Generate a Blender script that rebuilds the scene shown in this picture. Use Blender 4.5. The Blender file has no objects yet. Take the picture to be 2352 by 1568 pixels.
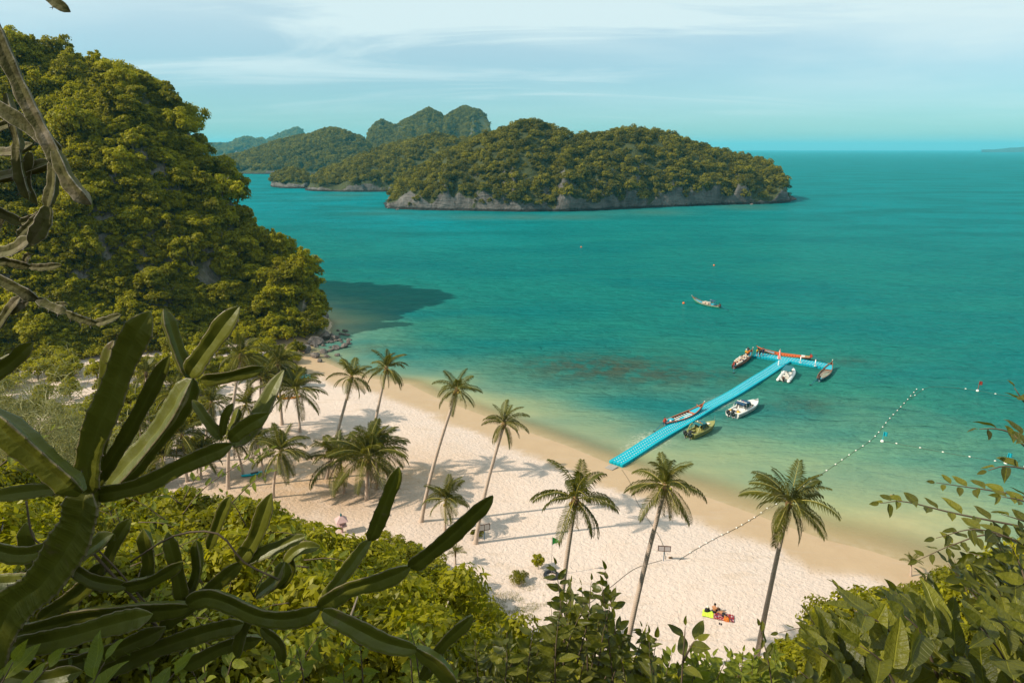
import bpy, math, random
import numpy as np
from mathutils import Vector, Matrix, Euler

SC = bpy.context.scene
COL = SC.collection
R = math.radians
rnd = random.Random(7)

# ------------------------------------------------------------------ camera
PW, PH, FOC, CZ, PITCH = 2352.0, 1568.0, 1568.0, 42.0, R(15.74)
cam_d = bpy.data.cameras.new('camera')
cam = bpy.data.objects.new('camera', cam_d)
COL.objects.link(cam)
cam.location = (0, 0, CZ)
cam.rotation_euler = (R(90) - PITCH, 0, 0)
cam_d.sensor_width = 36.0
cam_d.lens = 36.0 * FOC / PW
cam_d.clip_start = 0.05
cam_d.clip_end = 120000
SC.camera = cam

# ------------------------------------------------------------------ sky, sun, exposure
SUN_EL, SUN_AZ = R(39.5), R(253)          # azimuth clockwise from +Y
world = bpy.data.worlds.new('World')
SC.world = world
world.use_nodes = True
wn, wl = world.node_tree.nodes, world.node_tree.links
wn.clear()
w_out = wn.new('ShaderNodeOutputWorld')
w_bg = wn.new('ShaderNodeBackground')
w_bg.inputs['Strength'].default_value = 0.070
w_sky = wn.new('ShaderNodeTexSky')
w_sky.sky_type = 'NISHITA'
w_sky.sun_disc = False
w_sky.sun_elevation = SUN_EL
w_sky.sun_rotation = SUN_AZ
w_sky.altitude = 50
w_sky.air_density = 1.0
w_sky.dust_density = 0.5
w_sky.ozone_density = 1.4
w_tint = wn.new('ShaderNodeMix'); w_tint.data_type = 'RGBA'; w_tint.blend_type = 'MULTIPLY'
w_tint.inputs['Factor'].default_value = 1.0
w_tint.inputs['B'].default_value = (0.62, 1.11, 1.27, 1)
wl.new(w_sky.outputs['Color'], w_tint.inputs['A'])
w_tc = wn.new('ShaderNodeTexCoord')
w_sep = wn.new('ShaderNodeSeparateXYZ')
wl.new(w_tc.outputs['Generated'], w_sep.inputs[0])
def wmath(op, a, b=None, clamp=False):
    n = wn.new('ShaderNodeMath'); n.operation = op; n.use_clamp = clamp
    for i, x in enumerate((a, b)):
        if x is None: continue
        if isinstance(x, (int, float)): n.inputs[i].default_value = x
        else: wl.new(x, n.inputs[i])
    return n.outputs[0]
zc = wmath('ADD', wmath('MAXIMUM', w_sep.outputs['Z'], 0.0), 0.10)
w_cx = wmath('DIVIDE', w_sep.outputs['X'], zc)
w_cy = wmath('DIVIDE', w_sep.outputs['Y'], zc)
w_comb = wn.new('ShaderNodeCombineXYZ')
wl.new(w_cx, w_comb.inputs[0]); wl.new(w_cy, w_comb.inputs[1])
def wnoise(sx, sy, detail, rough, dist, off):
    m = wn.new('ShaderNodeMapping'); m.inputs['Scale'].default_value = (sx, sy, 1)
    m.inputs['Location'].default_value = off
    m.inputs['Rotation'].default_value = (0, 0, R(8))
    wl.new(w_comb.outputs[0], m.inputs['Vector'])
    n = wn.new('ShaderNodeTexNoise'); n.inputs['Scale'].default_value = 1.0
    n.inputs['Detail'].default_value = detail; n.inputs['Roughness'].default_value = rough
    n.inputs['Distortion'].default_value = dist
    wl.new(m.outputs[0], n.inputs['Vector'])
    return n.outputs['Fac']
def wrange(x, a, b, c, d):
    n = wn.new('ShaderNodeMapRange'); n.interpolation_type = 'SMOOTHSTEP'
    wl.new(x, n.inputs[0])
    for i, q in enumerate((a, b, c, d)): n.inputs[i + 1].default_value = q
    return n.outputs[0]
cirrus = wrange(wnoise(0.30, 0.42, 6, 0.52, 0.3, (3.1, 1.7, 0)), 0.36, 0.72, 0, 1)
streak = wrange(wnoise(0.34, 0.95, 9, 0.60, 1.0, (8.4, 2.2, 0)), 0.46, 0.70, 0, 1)
veil = wrange(w_sep.outputs['Z'], 0.0, 0.26, 0.16, 0.88)
low = wrange(w_sep.outputs['Z'], 0.015, 0.12, 0.12, 1.0)
cl = wmath('MULTIPLY', wmath('ADD', wmath('MULTIPLY', cirrus, 0.45), wmath('MULTIPLY', streak, 0.48)), low)
cl = wmath('ADD', cl, veil, clamp=True)
cl = wmath('MULTIPLY', cl, 0.93)
w_mix = wn.new('ShaderNodeMix'); w_mix.data_type = 'RGBA'
wl.new(cl, w_mix.inputs['Factor'])
wl.new(w_tint.outputs['Result'], w_mix.inputs['A'])
w_mix.inputs['B'].default_value = (8.5, 10.2, 10.4, 1)
wl.new(w_mix.outputs['Result'], w_bg.inputs['Color'])
wl.new(w_bg.outputs[0], w_out.inputs['Surface'])

sun_d = bpy.data.lights.new('sun', 'SUN')
sun = bpy.data.objects.new('sun', sun_d)
COL.objects.link(sun)
sun_d.energy = 5.0
sun_d.angle = R(0.53)
sun_d.color = (1.0, 0.90, 0.74)
to_sun = Vector((math.sin(SUN_AZ) * math.cos(SUN_EL), math.cos(SUN_AZ) * math.cos(SUN_EL), math.sin(SUN_EL)))
sun.rotation_euler = to_sun.to_track_quat('Z', 'Y').to_euler()
sun.location = to_sun * 300

SC.view_settings.view_transform = 'Standard'
SC.view_settings.look = 'None'
SC.view_settings.exposure = 0.36
SC.view_settings.gamma = 1.0
SC.view_settings.use_curve_mapping = False
SC.render.engine = 'CYCLES'
SC.cycles.use_denoising = True
SC.cycles.max_bounces = 5
SC.cycles.diffuse_bounces = 2
SC.cycles.glossy_bounces = 2
SC.cycles.transmission_bounces = 2
SC.cycles.transparent_max_bounces = 8
SC.cycles.volume_bounces = 0
SC.cycles.caustics_reflective = False
SC.cycles.caustics_refractive = False

# ------------------------------------------------------------------ pixel <-> place (measuring the photograph, 2352 px wide)
CP, SP = math.cos(PITCH), math.sin(PITCH)
def ray(u, v):
    x, y = (u - PW / 2) / FOC, (PH / 2 - v) / FOC
    return Vector((x, CP + y * SP, -SP + y * CP))
def gp(u, v, z=0.0):
    d = ray(u, v); t = (z - CZ) / d.z
    return Vector((d.x * t, d.y * t, z))
def at(u, v, Y):
    d = ray(u, v); t = Y / d.y
    return Vector((d.x * t, Y, CZ + d.z * t))
def proj(p):
    dx, dy, dz = p[0], p[1], p[2] - CZ
    f = dy * CP - dz * SP; up = dy * SP + dz * CP
    return (PW / 2 + FOC * dx / f, PH / 2 - FOC * up / f, f)

# ------------------------------------------------------------------ noise
def _hash(i, j, seed):
    n = (i * 374761393 + j * 668265263 + seed * 1442695041) & 0xFFFFFFFF
    n = ((n ^ (n >> 13)) * 1274126177) & 0xFFFFFFFF
    return ((n ^ (n >> 16)) & 0xFFFF) / 65535.0
def vnoise(x, y, seed=0):
    x = np.asarray(x, float); y = np.asarray(y, float)
    i = np.floor(x).astype(np.int64); j = np.floor(y).astype(np.int64)
    fx, fy = x - i, y - j
    fx = fx * fx * (3 - 2 * fx); fy = fy * fy * (3 - 2 * fy)
    a, b = _hash(i, j, seed), _hash(i + 1, j, seed)
    c, d = _hash(i, j + 1, seed), _hash(i + 1, j + 1, seed)
    return (a * (1 - fx) + b * fx) * (1 - fy) + (c * (1 - fx) + d * fx) * fy
def fbm(x, y, octv=4, seed=0):
    s, a, t = 0.0, 0.5, 0.0
    for k in range(octv):
        s = s + a * vnoise(np.asarray(x) * 2 ** k, np.asarray(y) * 2 ** k, seed + k * 17); t += a; a *= 0.5
    return s / t - 0.5
def sstep(x, a, b):
    t = np.clip((np.asarray(x, float) - a) / (b - a), 0, 1)
    return t * t * (3 - 2 * t)

# ------------------------------------------------------------------ objects and tags
def tag(o, label=None, cat=None, group=None, kind=None):
    if label: o['label'] = label
    if cat: o['category'] = cat
    if group: o['group'] = group
    if kind: o['kind'] = kind
    return o
def link(name, data, parent=None):
    o = bpy.data.objects.new(name, data); COL.objects.link(o)
    if parent is not None: o.parent = parent
    return o
def thing(name, label, cat, loc=(0, 0, 0), rot=(0, 0, 0), group=None, scale=None):
    o = link(name, None)
    o.empty_display_size = 0.2
    o.location = loc; o.rotation_euler = rot
    if scale: o.scale = (scale,) * 3 if isinstance(scale, (int, float)) else scale
    return tag(o, label, cat, group)
def np_mesh(name, verts, faces, mat=None, smooth=False, attrs=None):
    verts = np.asarray(verts, np.float32); faces = np.asarray(faces, np.int32)
    me = bpy.data.meshes.new(name)
    k = faces.shape[1]; nf = len(faces)
    me.vertices.add(len(verts)); me.vertices.foreach_set('co', verts.ravel())
    me.loops.add(nf * k); me.loops.foreach_set('vertex_index', faces.ravel())
    me.polygons.add(nf)
    me.polygons.foreach_set('loop_start', np.arange(0, nf * k, k, dtype=np.int32))
    me.polygons.foreach_set('loop_total', np.full(nf, k, np.int32))
    if smooth: me.polygons.foreach_set('use_smooth', np.ones(nf, bool))
    me.update(calc_edges=True)
    if attrs:
        for an, val in attrs.items():
            a = me.attributes.new(an, 'FLOAT', 'POINT'); a.data.foreach_set('value', np.asarray(val, np.float32).ravel())
    if mat: me.materials.append(mat)
    return me
class MB:
    """collects shapes into one mesh"""
    def __init__(s): s.v, s.f = [], []
    def add(s, vs, fs):
        o = len(s.v); s.v += [tuple(p) for p in vs]; s.f += [tuple(i + o for i in f) for f in fs]; return s
    def box(s, c, size, rot=None, taper=1.0):
        hx, hy, hz = (q / 2 for q in size)
        vs = [Vector((x * hx * (taper if z > 0 else 1), y * hy * (taper if z > 0 else 1), z * hz)) for z in (-1, 1) for y in (-1, 1) for x in (-1, 1)]
        if rot is not None:
            M = rot if isinstance(rot, Matrix) else Euler(rot).to_matrix()
            vs = [M @ p for p in vs]
        c = Vector(c)
        return s.add([p + c for p in vs], [(0, 2, 3, 1), (4, 5, 7, 6), (0, 1, 5, 4), (2, 6, 7, 3), (0, 4, 6, 2), (1, 3, 7, 5)])
    def tube(s, pts, rad, n=8, cap=True, flat=1.0):
        pts = [Vector(p) for p in pts]
        if isinstance(rad, (int, float)): rad = [rad] * len(pts)
        rings, base = [], len(s.v)
        up = Vector((0, 0, 1))
        prev = None
        for i, p in enumerate(pts):
            d = (pts[min(i + 1, len(pts) - 1)] - pts[max(i - 1, 0)]).normalized()
            if prev is None:
                a = d.cross(up)
                if a.length < 1e-3: a = d.cross(Vector((0, 1, 0)))
                a.normalize()
            else:
                a = (prev - d * prev.dot(d)).normalized()
            prev = a
            b = a.cross(d).normalized()
            for k in range(n):
                t = 2 * math.pi * k / n
                s.v.append(tuple(p + (a * math.cos(t) + b * math.sin(t) * flat) * rad[i]))
        for i in range(len(pts) - 1):
            for k in range(n):
                s.f.append((base + i * n + k, base + i * n + (k + 1) % n, base + (i + 1) * n + (k + 1) % n, base + (i + 1) * n + k))
        if cap:
            s.f.append(tuple(base + k for k in range(n))[::-1])
            s.f.append(tuple(base + (len(pts) - 1) * n + k for k in range(n)))
        return s
    def grid(s, rows, closed=False):
        """rows: list of equally long point rows"""
        base, m = len(s.v), len(rows[0])
        for r in rows: s.v += [tuple(p) for p in r]
        for i in range(len(rows) - 1):
            for k in range(m if closed else m - 1):
                s.f.append((base + i * m + k, base + i * m + (k + 1) % m, base + (i + 1) * m + (k + 1) % m, base + (i + 1) * m + k))
        return s
    def ball(s, c, r, nu=10, nv=7, sq=(1, 1, 1)):
        c = Vector(c); rows = []
        for j in range(nv + 1):
            ph = math.pi * j / nv
            rows.append([c + Vector((math.sin(ph) * math.cos(2 * math.pi * k / nu) * r * sq[0], math.sin(ph) * math.sin(2 * math.pi * k / nu) * r * sq[1], -math.cos(ph) * r * sq[2])) for k in range(nu)])
        return s.grid(rows, True)
    def mesh(s, name, mat=None, smooth=False):
        me = bpy.data.meshes.new(name); me.from_pydata(s.v, [], s.f); me.update()
        if mat: me.materials.append(mat)
        if smooth: me.polygons.foreach_set('use_smooth', [True] * len(me.polygons))
        return me
    def build(s, name, mat, parent=None, smooth=False):
        return link(name, s.mesh(name, mat, smooth), parent)

# ------------------------------------------------------------------ materials
class NT:
    def __init__(s, name):
        s.m = bpy.data.materials.new(name); s.m.use_nodes = True
        s.n, s.l = s.m.node_tree.nodes, s.m.node_tree.links
        s.n.clear(); s.out = s.n.new('ShaderNodeOutputMaterial')
    def set(s, node, key, val):
        inp = node.inputs[key]
        if hasattr(val, 'is_linked'): s.l.new(val, inp)
        else:
            if isinstance(val, tuple) and len(val) == 3 and inp.type == 'RGBA': val = (*val, 1)
            inp.default_value = val
    def noise(s, scale, detail=3, rough=0.55, vec=None, dist=0.0, out='Fac'):
        n = s.n.new('ShaderNodeTexNoise')
        s.set(n, 'Scale', scale); s.set(n, 'Detail', detail); s.set(n, 'Roughness', rough); s.set(n, 'Distortion', dist)
        if vec is not None: s.l.new(vec, n.inputs['Vector'])
        return n.outputs[out]
    def coord(s, kind='Object', scale=(1, 1, 1), rot=(0, 0, 0)):
        t = s.n.new('ShaderNodeTexCoord'); m = s.n.new('ShaderNodeMapping')
        m.inputs['Scale'].default_value = scale; m.inputs['Rotation'].default_value = rot
        s.l.new(t.outputs[kind], m.inputs['Vector']); return m.outputs[0]
    def wcoord(s, scale=(1, 1, 1), rot=(0, 0, 0)):
        t = s.n.new('ShaderNodeNewGeometry'); m = s.n.new('ShaderNodeMapping')
        m.inputs['Scale'].default_value = scale; m.inputs['Rotation'].default_value = rot
        s.l.new(t.outputs['Position'], m.inputs['Vector']); return m.outputs[0]
    def attr(s, name):
        n = s.n.new('ShaderNodeAttribute'); n.attribute_name = name; return n.outputs['Fac']
    def mix(s, fac, a, b, mode='MIX'):
        n = s.n.new('ShaderNodeMix'); n.data_type = 'RGBA'; n.blend_type = mode
        s.set(n, 'Factor', fac); s.set(n, 'A', a); s.set(n, 'B', b); return n.outputs['Result']
    def math(s, op, a, b=0.0, clamp=False):
        n = s.n.new('ShaderNodeMath'); n.operation = op; n.use_clamp = clamp
        s.set(n, 0, a); s.set(n, 1, b); return n.outputs[0]
    def rng(s, x, a, b, c=0.0, d=1.0, smooth=True):
        n = s.n.new('ShaderNodeMapRange'); n.interpolation_type = 'SMOOTHSTEP' if smooth else 'LINEAR'
        s.l.new(x, n.inputs[0])
        for i, q in enumerate((a, b, c, d)): n.inputs[i + 1].default_value = q
        return n.outputs[0]
    def ramp(s, x, stops):
        n = s.n.new('ShaderNodeValToRGB'); s.l.new(x, n.inputs[0])
        e = n.color_ramp.elements
        while len(e) < len(stops): e.new(0.5)
        for el, (p, c) in zip(e, stops): el.position = p; el.color = (*c, 1)
        return n.outputs[0]
    def bump(s, h, strength=0.3, dist=0.1, normal=None):
        n = s.n.new('ShaderNodeBump'); s.l.new(h, n.inputs['Height'])
        n.inputs['Strength'].default_value = strength; n.inputs['Distance'].default_value = dist
        if normal is not None: s.l.new(normal, n.inputs['Normal'])
        return n.outputs[0]
    def pbr(s, color, rough=0.6, spec=0.4, normal=None, metal=0.0):
        n = s.n.new('ShaderNodeBsdfPrincipled')
        s.set(n, 'Base Color', color); s.set(n, 'Roughness', rough); s.set(n, 'Specular IOR Level', spec); s.set(n, 'Metallic', metal)
        if normal is not None: s.l.new(normal, n.inputs['Normal'])
        return n.outputs[0]
    def done(s, shader):
        s.l.new(shader, s.out.inputs['Surface']); return s.m
def paint(name, col, rough=0.45, spec=0.4, wear=0.18, scale=3.0, metal=0.0):
    """plain painted / moulded surface with faint wear"""
    t = NT(name)
    n = t.noise(scale, 5, 0.6, t.coord())
    dark = tuple(c * (1 - wear) for c in col); lite = tuple(min(1, c * (1 + wear * 0.5)) for c in col)
    return t.done(t.pbr(t.mix(n, dark, lite), rough, spec, None, metal))
def leaf_mat(name, dark, lite, trans, tfac=0.32, rough=0.5, spec=0.25, varobj=0.5, big=0.0, veins=False):
    """leaf: colour varies leaf by leaf and plant by plant, light passes through"""
    t = NT(name)
    oi = t.n.new('ShaderNodeObjectInfo')
    a = t.attr('tone')
    f = t.math('ADD', t.math('MULTIPLY', oi.outputs['Random'], varobj), t.math('MULTIPLY', a, 1 - varobj), clamp=True)
    c = t.mix(f, dark, lite)
    if big:
        v = t.noise(big, 3, 0.6, t.coord()); c = t.mix(t.rng(v, 0.35, 0.65, 0, 0.5), c, tuple(x * 0.6 for x in dark))
    nrm = None
    if veins:
        tc = t.n.new('ShaderNodeTexCoord'); sp = t.n.new('ShaderNodeSeparateXYZ'); t.l.new(tc.outputs['Object'], sp.inputs[0])
        ay = t.math('ABSOLUTE', sp.outputs['Y'])
        rib = t.rng(ay, 0.006, 0.016, 1.0, 0.0)
        ph = t.math('SUBTRACT', sp.outputs['X'], t.math('MULTIPLY', ay, 0.8))
        vn = t.rng(t.math('SINE', t.math('MULTIPLY', ph, 62.0)), 0.75, 1.0)
        vv = t.math('MAXIMUM', rib, t.math('MULTIPLY', vn, 0.35))
        c = t.mix(t.math('MULTIPLY', vv, 0.55), c, tuple(min(1, x * 1.5) for x in lite))
        sp_ = t.noise(7.0, 4, 0.6, tc.outputs['Object']); c = t.mix(t.rng(sp_, 0.55, 0.75, 0, 0.45), c, tuple(x * 0.55 for x in dark))
        nrm = t.bump(t.math('ADD', t.math('MULTIPLY', vv, -1.0), t.math('MULTIPLY', sp_, 0.8)), 0.5, 0.02)
    p = t.pbr(c, rough, spec, nrm)
    tr = t.n.new('ShaderNodeBsdfTranslucent'); t.set(tr, 'Color', t.mix(f, tuple(x * 0.75 for x in trans), trans))
    mx = t.n.new('ShaderNodeMixShader'); mx.inputs[0].default_value = tfac
    t.l.new(p, mx.inputs[1]); t.l.new(tr.outputs[0], mx.inputs[2])
    return t.done(mx.outputs[0])

# ================================================================== LAND AND SEA
shore_px = [(705, 800), (738, 828), (790, 850), (850, 868), (940, 882), (1000, 912), (1100, 950), (1200, 987), (1300, 1022), (1420, 1072),
            (1500, 1101), (1600, 1132), (1700, 1168), (1800, 1205), (1900, 1240), (2000, 1264), (2070, 1287), (2200, 1335), (2352, 1392)]
SHORE = [(-600, 420), (-240, 300), (-120, 245), (-84, 208), (-58, 182), (-47, 166), (-44.5, 153)] + [tuple(gp(*p)[:2]) for p in shore_px] + [(80, 36), (200, 20)]
SHORE = np.array(SHORE)
POLY = np.vstack([SHORE, [(200, -120), (-600, -120)]])
def seg_dist(x, y, pts):
    """distance to a polyline, and the parameter of the nearest point"""
    best = np.full(x.shape, 1e9); par = np.zeros(x.shape)
    for i in range(len(pts) - 1):
        ax, ay = pts[i]; bx, by = pts[i + 1]
        dx, dy = bx - ax, by - ay
        t = np.clip(((x - ax) * dx + (y - ay) * dy) / (dx * dx + dy * dy), 0, 1)
        d = np.hypot(x - ax - t * dx, y - ay - t * dy)
        m = d < best; best = np.where(m, d, best); par = np.where(m, i + t, par)
    return best, par
def inside(x, y, poly):
    r = np.zeros(x.shape, bool); n = len(poly)
    for i in range(n):
        ax, ay = poly[i]; bx, by = poly[(i + 1) % n]
        if ay == by: continue
        c = ((ay > y) != (by > y)) & (x < (bx - ax) * (y - ay) / (by - ay) + ax)
        r ^= c
    return r
def shore_dist(x, y):
    d, _ = seg_dist(x, y, SHORE)
    return np.where(inside(x, y, POLY), d, -d)
# headland: ridge line read off the skyline (u, v, metres away, half width in front, half width behind)
RIDGE = [(-260, 70, 196, 88, 60), (-60, 95, 192, 80, 60), (40, 126, 189, 75, 55), (110, 120, 187, 72, 55), (200, 156, 185, 68, 50), (310, 152, 181, 60, 45),
         (375, 222, 179, 54, 40), (415, 292, 177, 50, 34), (465, 368, 175, 44, 28), (512, 450, 173, 38, 24), (558, 524, 171, 33, 22), (615, 556, 168, 28, 19),
         (665, 585, 164, 22, 14), (694, 622, 160, 15, 10), (704, 665, 157, 9, 7)]
RP = [at(u, v, Y) for u, v, Y, a, b in RIDGE]
RXY = np.array([(p.x, p.y) for p in RP]); RZ = np.array([p.z - 3.4 for p in RP])
RWF = np.array([r[3] for r in RIDGE], float); RWB = np.array([r[4] for r in RIDGE], float)
def hill_z(x, y):
    side = sstep(y - np.interp(x, RXY[:, 0], RXY[:, 1]), -3, 3)
    h = np.full(x.shape, -5.0); sm = np.full(x.shape, 1.3)
    for i in range(len(RZ) - 1):
        (ax, ay), (bx, by) = RXY[i], RXY[i + 1]
        dx, dy = bx - ax, by - ay
        t = np.clip(((x - ax) * dx + (y - ay) * dy) / (dx * dx + dy * dy), 0, 1)
        ex = x - ax - t * dx
        d = np.hypot(np.where(ex > 0, ex * 1.9, ex), y - ay - t * dy)
        w = (RWF[i] + t * (RWF[i + 1] - RWF[i])) * (1 - side) + (RWB[i] + t * (RWB[i + 1] - RWB[i])) * side
        s = d / w
        q = (RZ[i] + t * (RZ[i + 1] - RZ[i])) * (0.5 + 0.5 * np.cos(np.pi * np.clip(s, 0, 1))) ** 0.9
        q = np.where(s < 1, q, -5)
        h = np.maximum(h, q); sm = np.minimum(sm, s)
    lump = fbm(x / 17, y / 17, 4, 3) * 15 * np.clip(h / 18, 0, 1) * np.clip(sm * 2.2, 0.15, 1)
    return np.where(h > -4.9, h + lump, -5)
VG = [(-700, 1120), (-300, 1150), (0, 1180), (300, 1232), (500, 1285), (800, 1365), (1000, 1470), (1150, 1600), (1300, 1690), (1700, 1690), (1850, 1600), (2000, 1500), (2352, 1430), (2900, 1360)]
VA = np.array([ray(u, v).x / ray(u, v).y for u, v in VG]); VS = np.array([-ray(u, v).z / ray(u, v).y for u, v in VG])
def slope_z(x, y):
    yy = np.maximum(y, 0.3)
    s = np.interp(x / yy, VA, VS)
    z = CZ - 1.9 - np.maximum(yy - 1.2, 0) * s + fbm(x / 9, y / 9, 4, 11) * np.clip(y / 10, 0, 1) * 2.6
    back = CZ - 1.9 + np.clip(-y, 0, 200) * 0.35
    z = np.where(y > 0.3, z, back)
    z = z - np.clip(np.abs(x) - 75 - y * 0.2, 0, 60) * 0.0
    return np.where(x > 62 + 0.25 * np.maximum(60 - y, 0), z - (x - 62 - 0.25 * np.maximum(60 - y, 0)) * 0.8, z)
def beach_z(x, y, d):
    zi = np.interp(d, [0, 3, 7, 14, 40, 90], [0.0, 0.22, 0.55, 1.25, 1.9, 2.6])
    zi = zi + sstep(d, 8, 20) * fbm(x / 11, y / 11, 3, 5) * 0.7
    zo = np.interp(-d, [0, 6, 20, 45, 120, 400], [0.0, -0.5, -1.5, -3.5, -7, -9])
    return np.where(d > 0, zi, zo)
def land_z(x, y):
    x = np.asarray(x, float); y = np.asarray(y, float)
    d = shore_dist(x, y)
    b = beach_z(x, y, d)
    h = np.where(d > -3, hill_z(x, y), -20)
    s = np.where(d > 0.5, slope_z(x, y), -20)
    return np.maximum(np.maximum(b, h), s)
def zt(x, y): return float(land_z(np.array([x]), np.array([y]))[0])
def gt(u, v):
    """where the sight line through a pixel meets the low ground"""
    z = 1.0
    for _ in range(6):
        p = gp(u, v, z)
        z = float(beach_z(np.array([p.x]), np.array([p.y]), shore_dist(np.array([p.x]), np.array([p.y])))[0])
    p.z = zt(p.x, p.y)
    return p
def axis(lo, hi, step, far, nfar):
    core = np.arange(lo, hi + 1e-6, step)
    g = np.geomspace(step * 1.5, far, nfar)
    return np.concatenate([(lo - g)[::-1], core, hi + g])
def sheet(xs, ys, zf):
    X, Y = np.meshgrid(xs, ys)
    Z = zf(X, Y)
    n, m = X.shape
    i = np.arange(n * m).reshape(n, m)
    F = np.stack([i[:-1, :-1], i[:-1, 1:], i[1:, 1:], i[1:, :-1]], -1).reshape(-1, 4)
    return np.stack([X, Y, Z], -1).reshape(-1, 3), F, X.ravel(), Y.ravel(), Z.ravel()
# ---- ground
V, F, gx, gy, gz = sheet(axis(-175, 115, 1.15, 420, 14), axis(-6, 215, 1.15, 420, 14), land_z)
gd = shore_dist(gx, gy)
gs, gh = slope_z(gx, gy), hill_z(gx, gy)
bz = beach_z(gx, gy, gd)
a_wet = 1 - sstep(gd + fbm(gx / 4, gy / 4, 3, 8) * 4, 6.0, 8.2)
veg = np.maximum(sstep(gz - bz, 0.15, 1.2), sstep(gs - bz, -0.6, 0.3))
# earthy, leaf-strewn ground under the palms on the left
p0 = gt(740, 1100); soil = np.exp(-(((gx - p0.x) / 17) ** 2 + ((gy - p0.y) / 12) ** 2))
p1 = gt(960, 1090); soil = np.maximum(soil, 0.9 * np.exp(-(((gx - p1.x) / 8) ** 2 + ((gy - p1.y) / 5) ** 2)))
t = NT('ground_material')
wc = t.wcoord()
n1 = t.noise(0.35, 5, 0.6, wc); n2 = t.noise(2.6, 4, 0.65, wc); n3 = t.noise(9.0, 3, 0.6, wc)
dry = t.mix(n2, (0.49, 0.385, 0.32), (0.61, 0.495, 0.425))
dry = t.mix(t.rng(n1, 0.42, 0.7, 0, 0.45), dry, (0.55, 0.42, 0.335))
wet = t.mix(n1, (0.37, 0.25, 0.145), (0.45, 0.315, 0.19))
soilc = t.mix(n2, (0.33, 0.205, 0.11), (0.46, 0.31, 0.19))
c = t.mix(t.attr('wet'), dry, wet)
sm = t.math('MULTIPLY', t.attr('soil'), t.rng(t.math('ADD', n1, t.math('MULTIPLY', n2, 0.35)), 0.36, 0.72, 0.35, 1.0), clamp=True)
c = t.mix(sm, c, soilc)
band = t.math('MULTIPLY', t.rng(t.attr('wet'), 0.02, 0.35), t.rng(t.attr('wet'), 0.98, 0.6))
wrk = t.math('MULTIPLY', band, t.rng(t.noise(3.2, 4, 0.7, t.wcoord((1, 1, 1))), 0.56, 0.64))
c = t.mix(t.math('MULTIPLY', wrk, 0.6), c, (0.22, 0.14, 0.08))
trk = t.noise(0.55, 3, 0.55, t.wcoord((0.35, 1.6, 1), (0, 0, R(-28))), 0.8)
c = t.mix(t.rng(trk, 0.56, 0.66, 0, 0.30), c, (0.42, 0.31, 0.22))
deb = t.rng(t.noise(5.5, 2, 0.5, wc), 0.67, 0.74, 0, 0.6)
c = t.mix(deb, c, (0.33, 0.21, 0.12))
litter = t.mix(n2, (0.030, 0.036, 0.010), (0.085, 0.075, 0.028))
geo = t.n.new('ShaderNodeNewGeometry'); sx = t.n.new('ShaderNodeSeparateXYZ'); t.l.new(geo.outputs['True Normal'], sx.inputs[0])
steep = t.rng(sx.outputs['Z'], 0.62, 0.42)
rk = t.noise(0.5, 6, 0.65, t.wcoord((1, 1, 0.35)), 0.6)
rock = t.ramp(rk, [(0.30, (0.07, 0.062, 0.055)), (0.5, (0.20, 0.175, 0.15)), (0.62, (0.30, 0.24, 0.19)), (0.75, (0.36, 0.33, 0.29))])
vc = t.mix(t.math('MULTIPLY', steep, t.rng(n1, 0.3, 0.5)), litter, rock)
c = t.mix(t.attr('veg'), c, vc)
foot = t.noise(2.3, 2, 0.5, t.wcoord((1, 1, 0.2), (0, 0, R(25))), 0.4)
hgt = t.math('ADD', t.math('MULTIPLY', foot, 1.0), t.math('MULTIPLY', n3, 0.25))
dryness = t.math('SUBTRACT', 1.0, t.math('MULTIPLY', t.attr('wet'), 0.85))
nb = t.n.new('ShaderNodeBump'); nb.inputs['Distance'].default_value = 0.22
t.l.new(hgt, nb.inputs['Height']); t.l.new(t.math('MULTIPLY', dryness, 0.8), nb.inputs['Strength'])
rough = t.rng(t.attr('wet'), 0, 1, 0.95, 0.55)
M_ground = t.done(t.pbr(c, rough, 0.25, nb.outputs[0]))
me = np_mesh('beach_and_hillside', V, F, M_ground, True, {'wet': a_wet, 'veg': veg, 'soil': soil})
tag(link('beach_and_hillside_terrain', me), 'pale sand beach running back into steep jungle hillsides', 'terrain', kind='structure')

# ---- sea
V, F, sxx, syy, szz = sheet(axis(-110, 150, 1.6, 20000, 34), axis(40, 330, 1.6, 20000, 34), lambda x, y: np.zeros_like(x))
sd = np.clip(-shore_dist(sxx, syy), -3, 400)
reef = np.zeros(len(sxx))
for (u, v, rx, ry, s) in [(1390, 845, 16, 9, 1.0), (1300, 835, 9, 6, .8), (1500, 860, 12, 6, .9), (1720, 870, 5, 3, .5), (1850, 930, 7, 4, .5), (1950, 830, 5, 3, .5), (1640, 860, 6, 4, .6), (840, 800, 8, 4, .4)]:
    q = gp(u, v); reef = np.maximum(reef, s * np.exp(-(((sxx - q.x) / rx) ** 2 + ((syy - q.y) / ry) ** 2)))
# shelf round the island foot
isl = np.zeros(len(sxx))
for u, v in [(900, 484), (1000, 494), (1100, 497), (1200, 498), (1300, 497), (1400, 492), (1500, 486), (1600, 480), (1700, 474), (860, 452), (800, 446)]:
    q = gp(u, v); isl = np.maximum(isl, np.exp(-(((sxx - q.x) / 26) ** 2 + ((syy - q.y) / 16) ** 2)))
foamd = np.zeros(len(sxx))
for u, v, r in [(1474, 1022, 1.6), (1490, 1012, 2.0), (1503, 1004, 1.6), (1455, 1034, 1.2), (1582, 962, 1.4), (1650, 926, 1.8), (1662, 919, 1.5), (1636, 934, 1.2)]:
    q = gp(u, v); foamd = np.maximum(foamd, np.exp(-((sxx - q.x) ** 2 + (syy - q.y) ** 2) / r ** 2))
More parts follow.
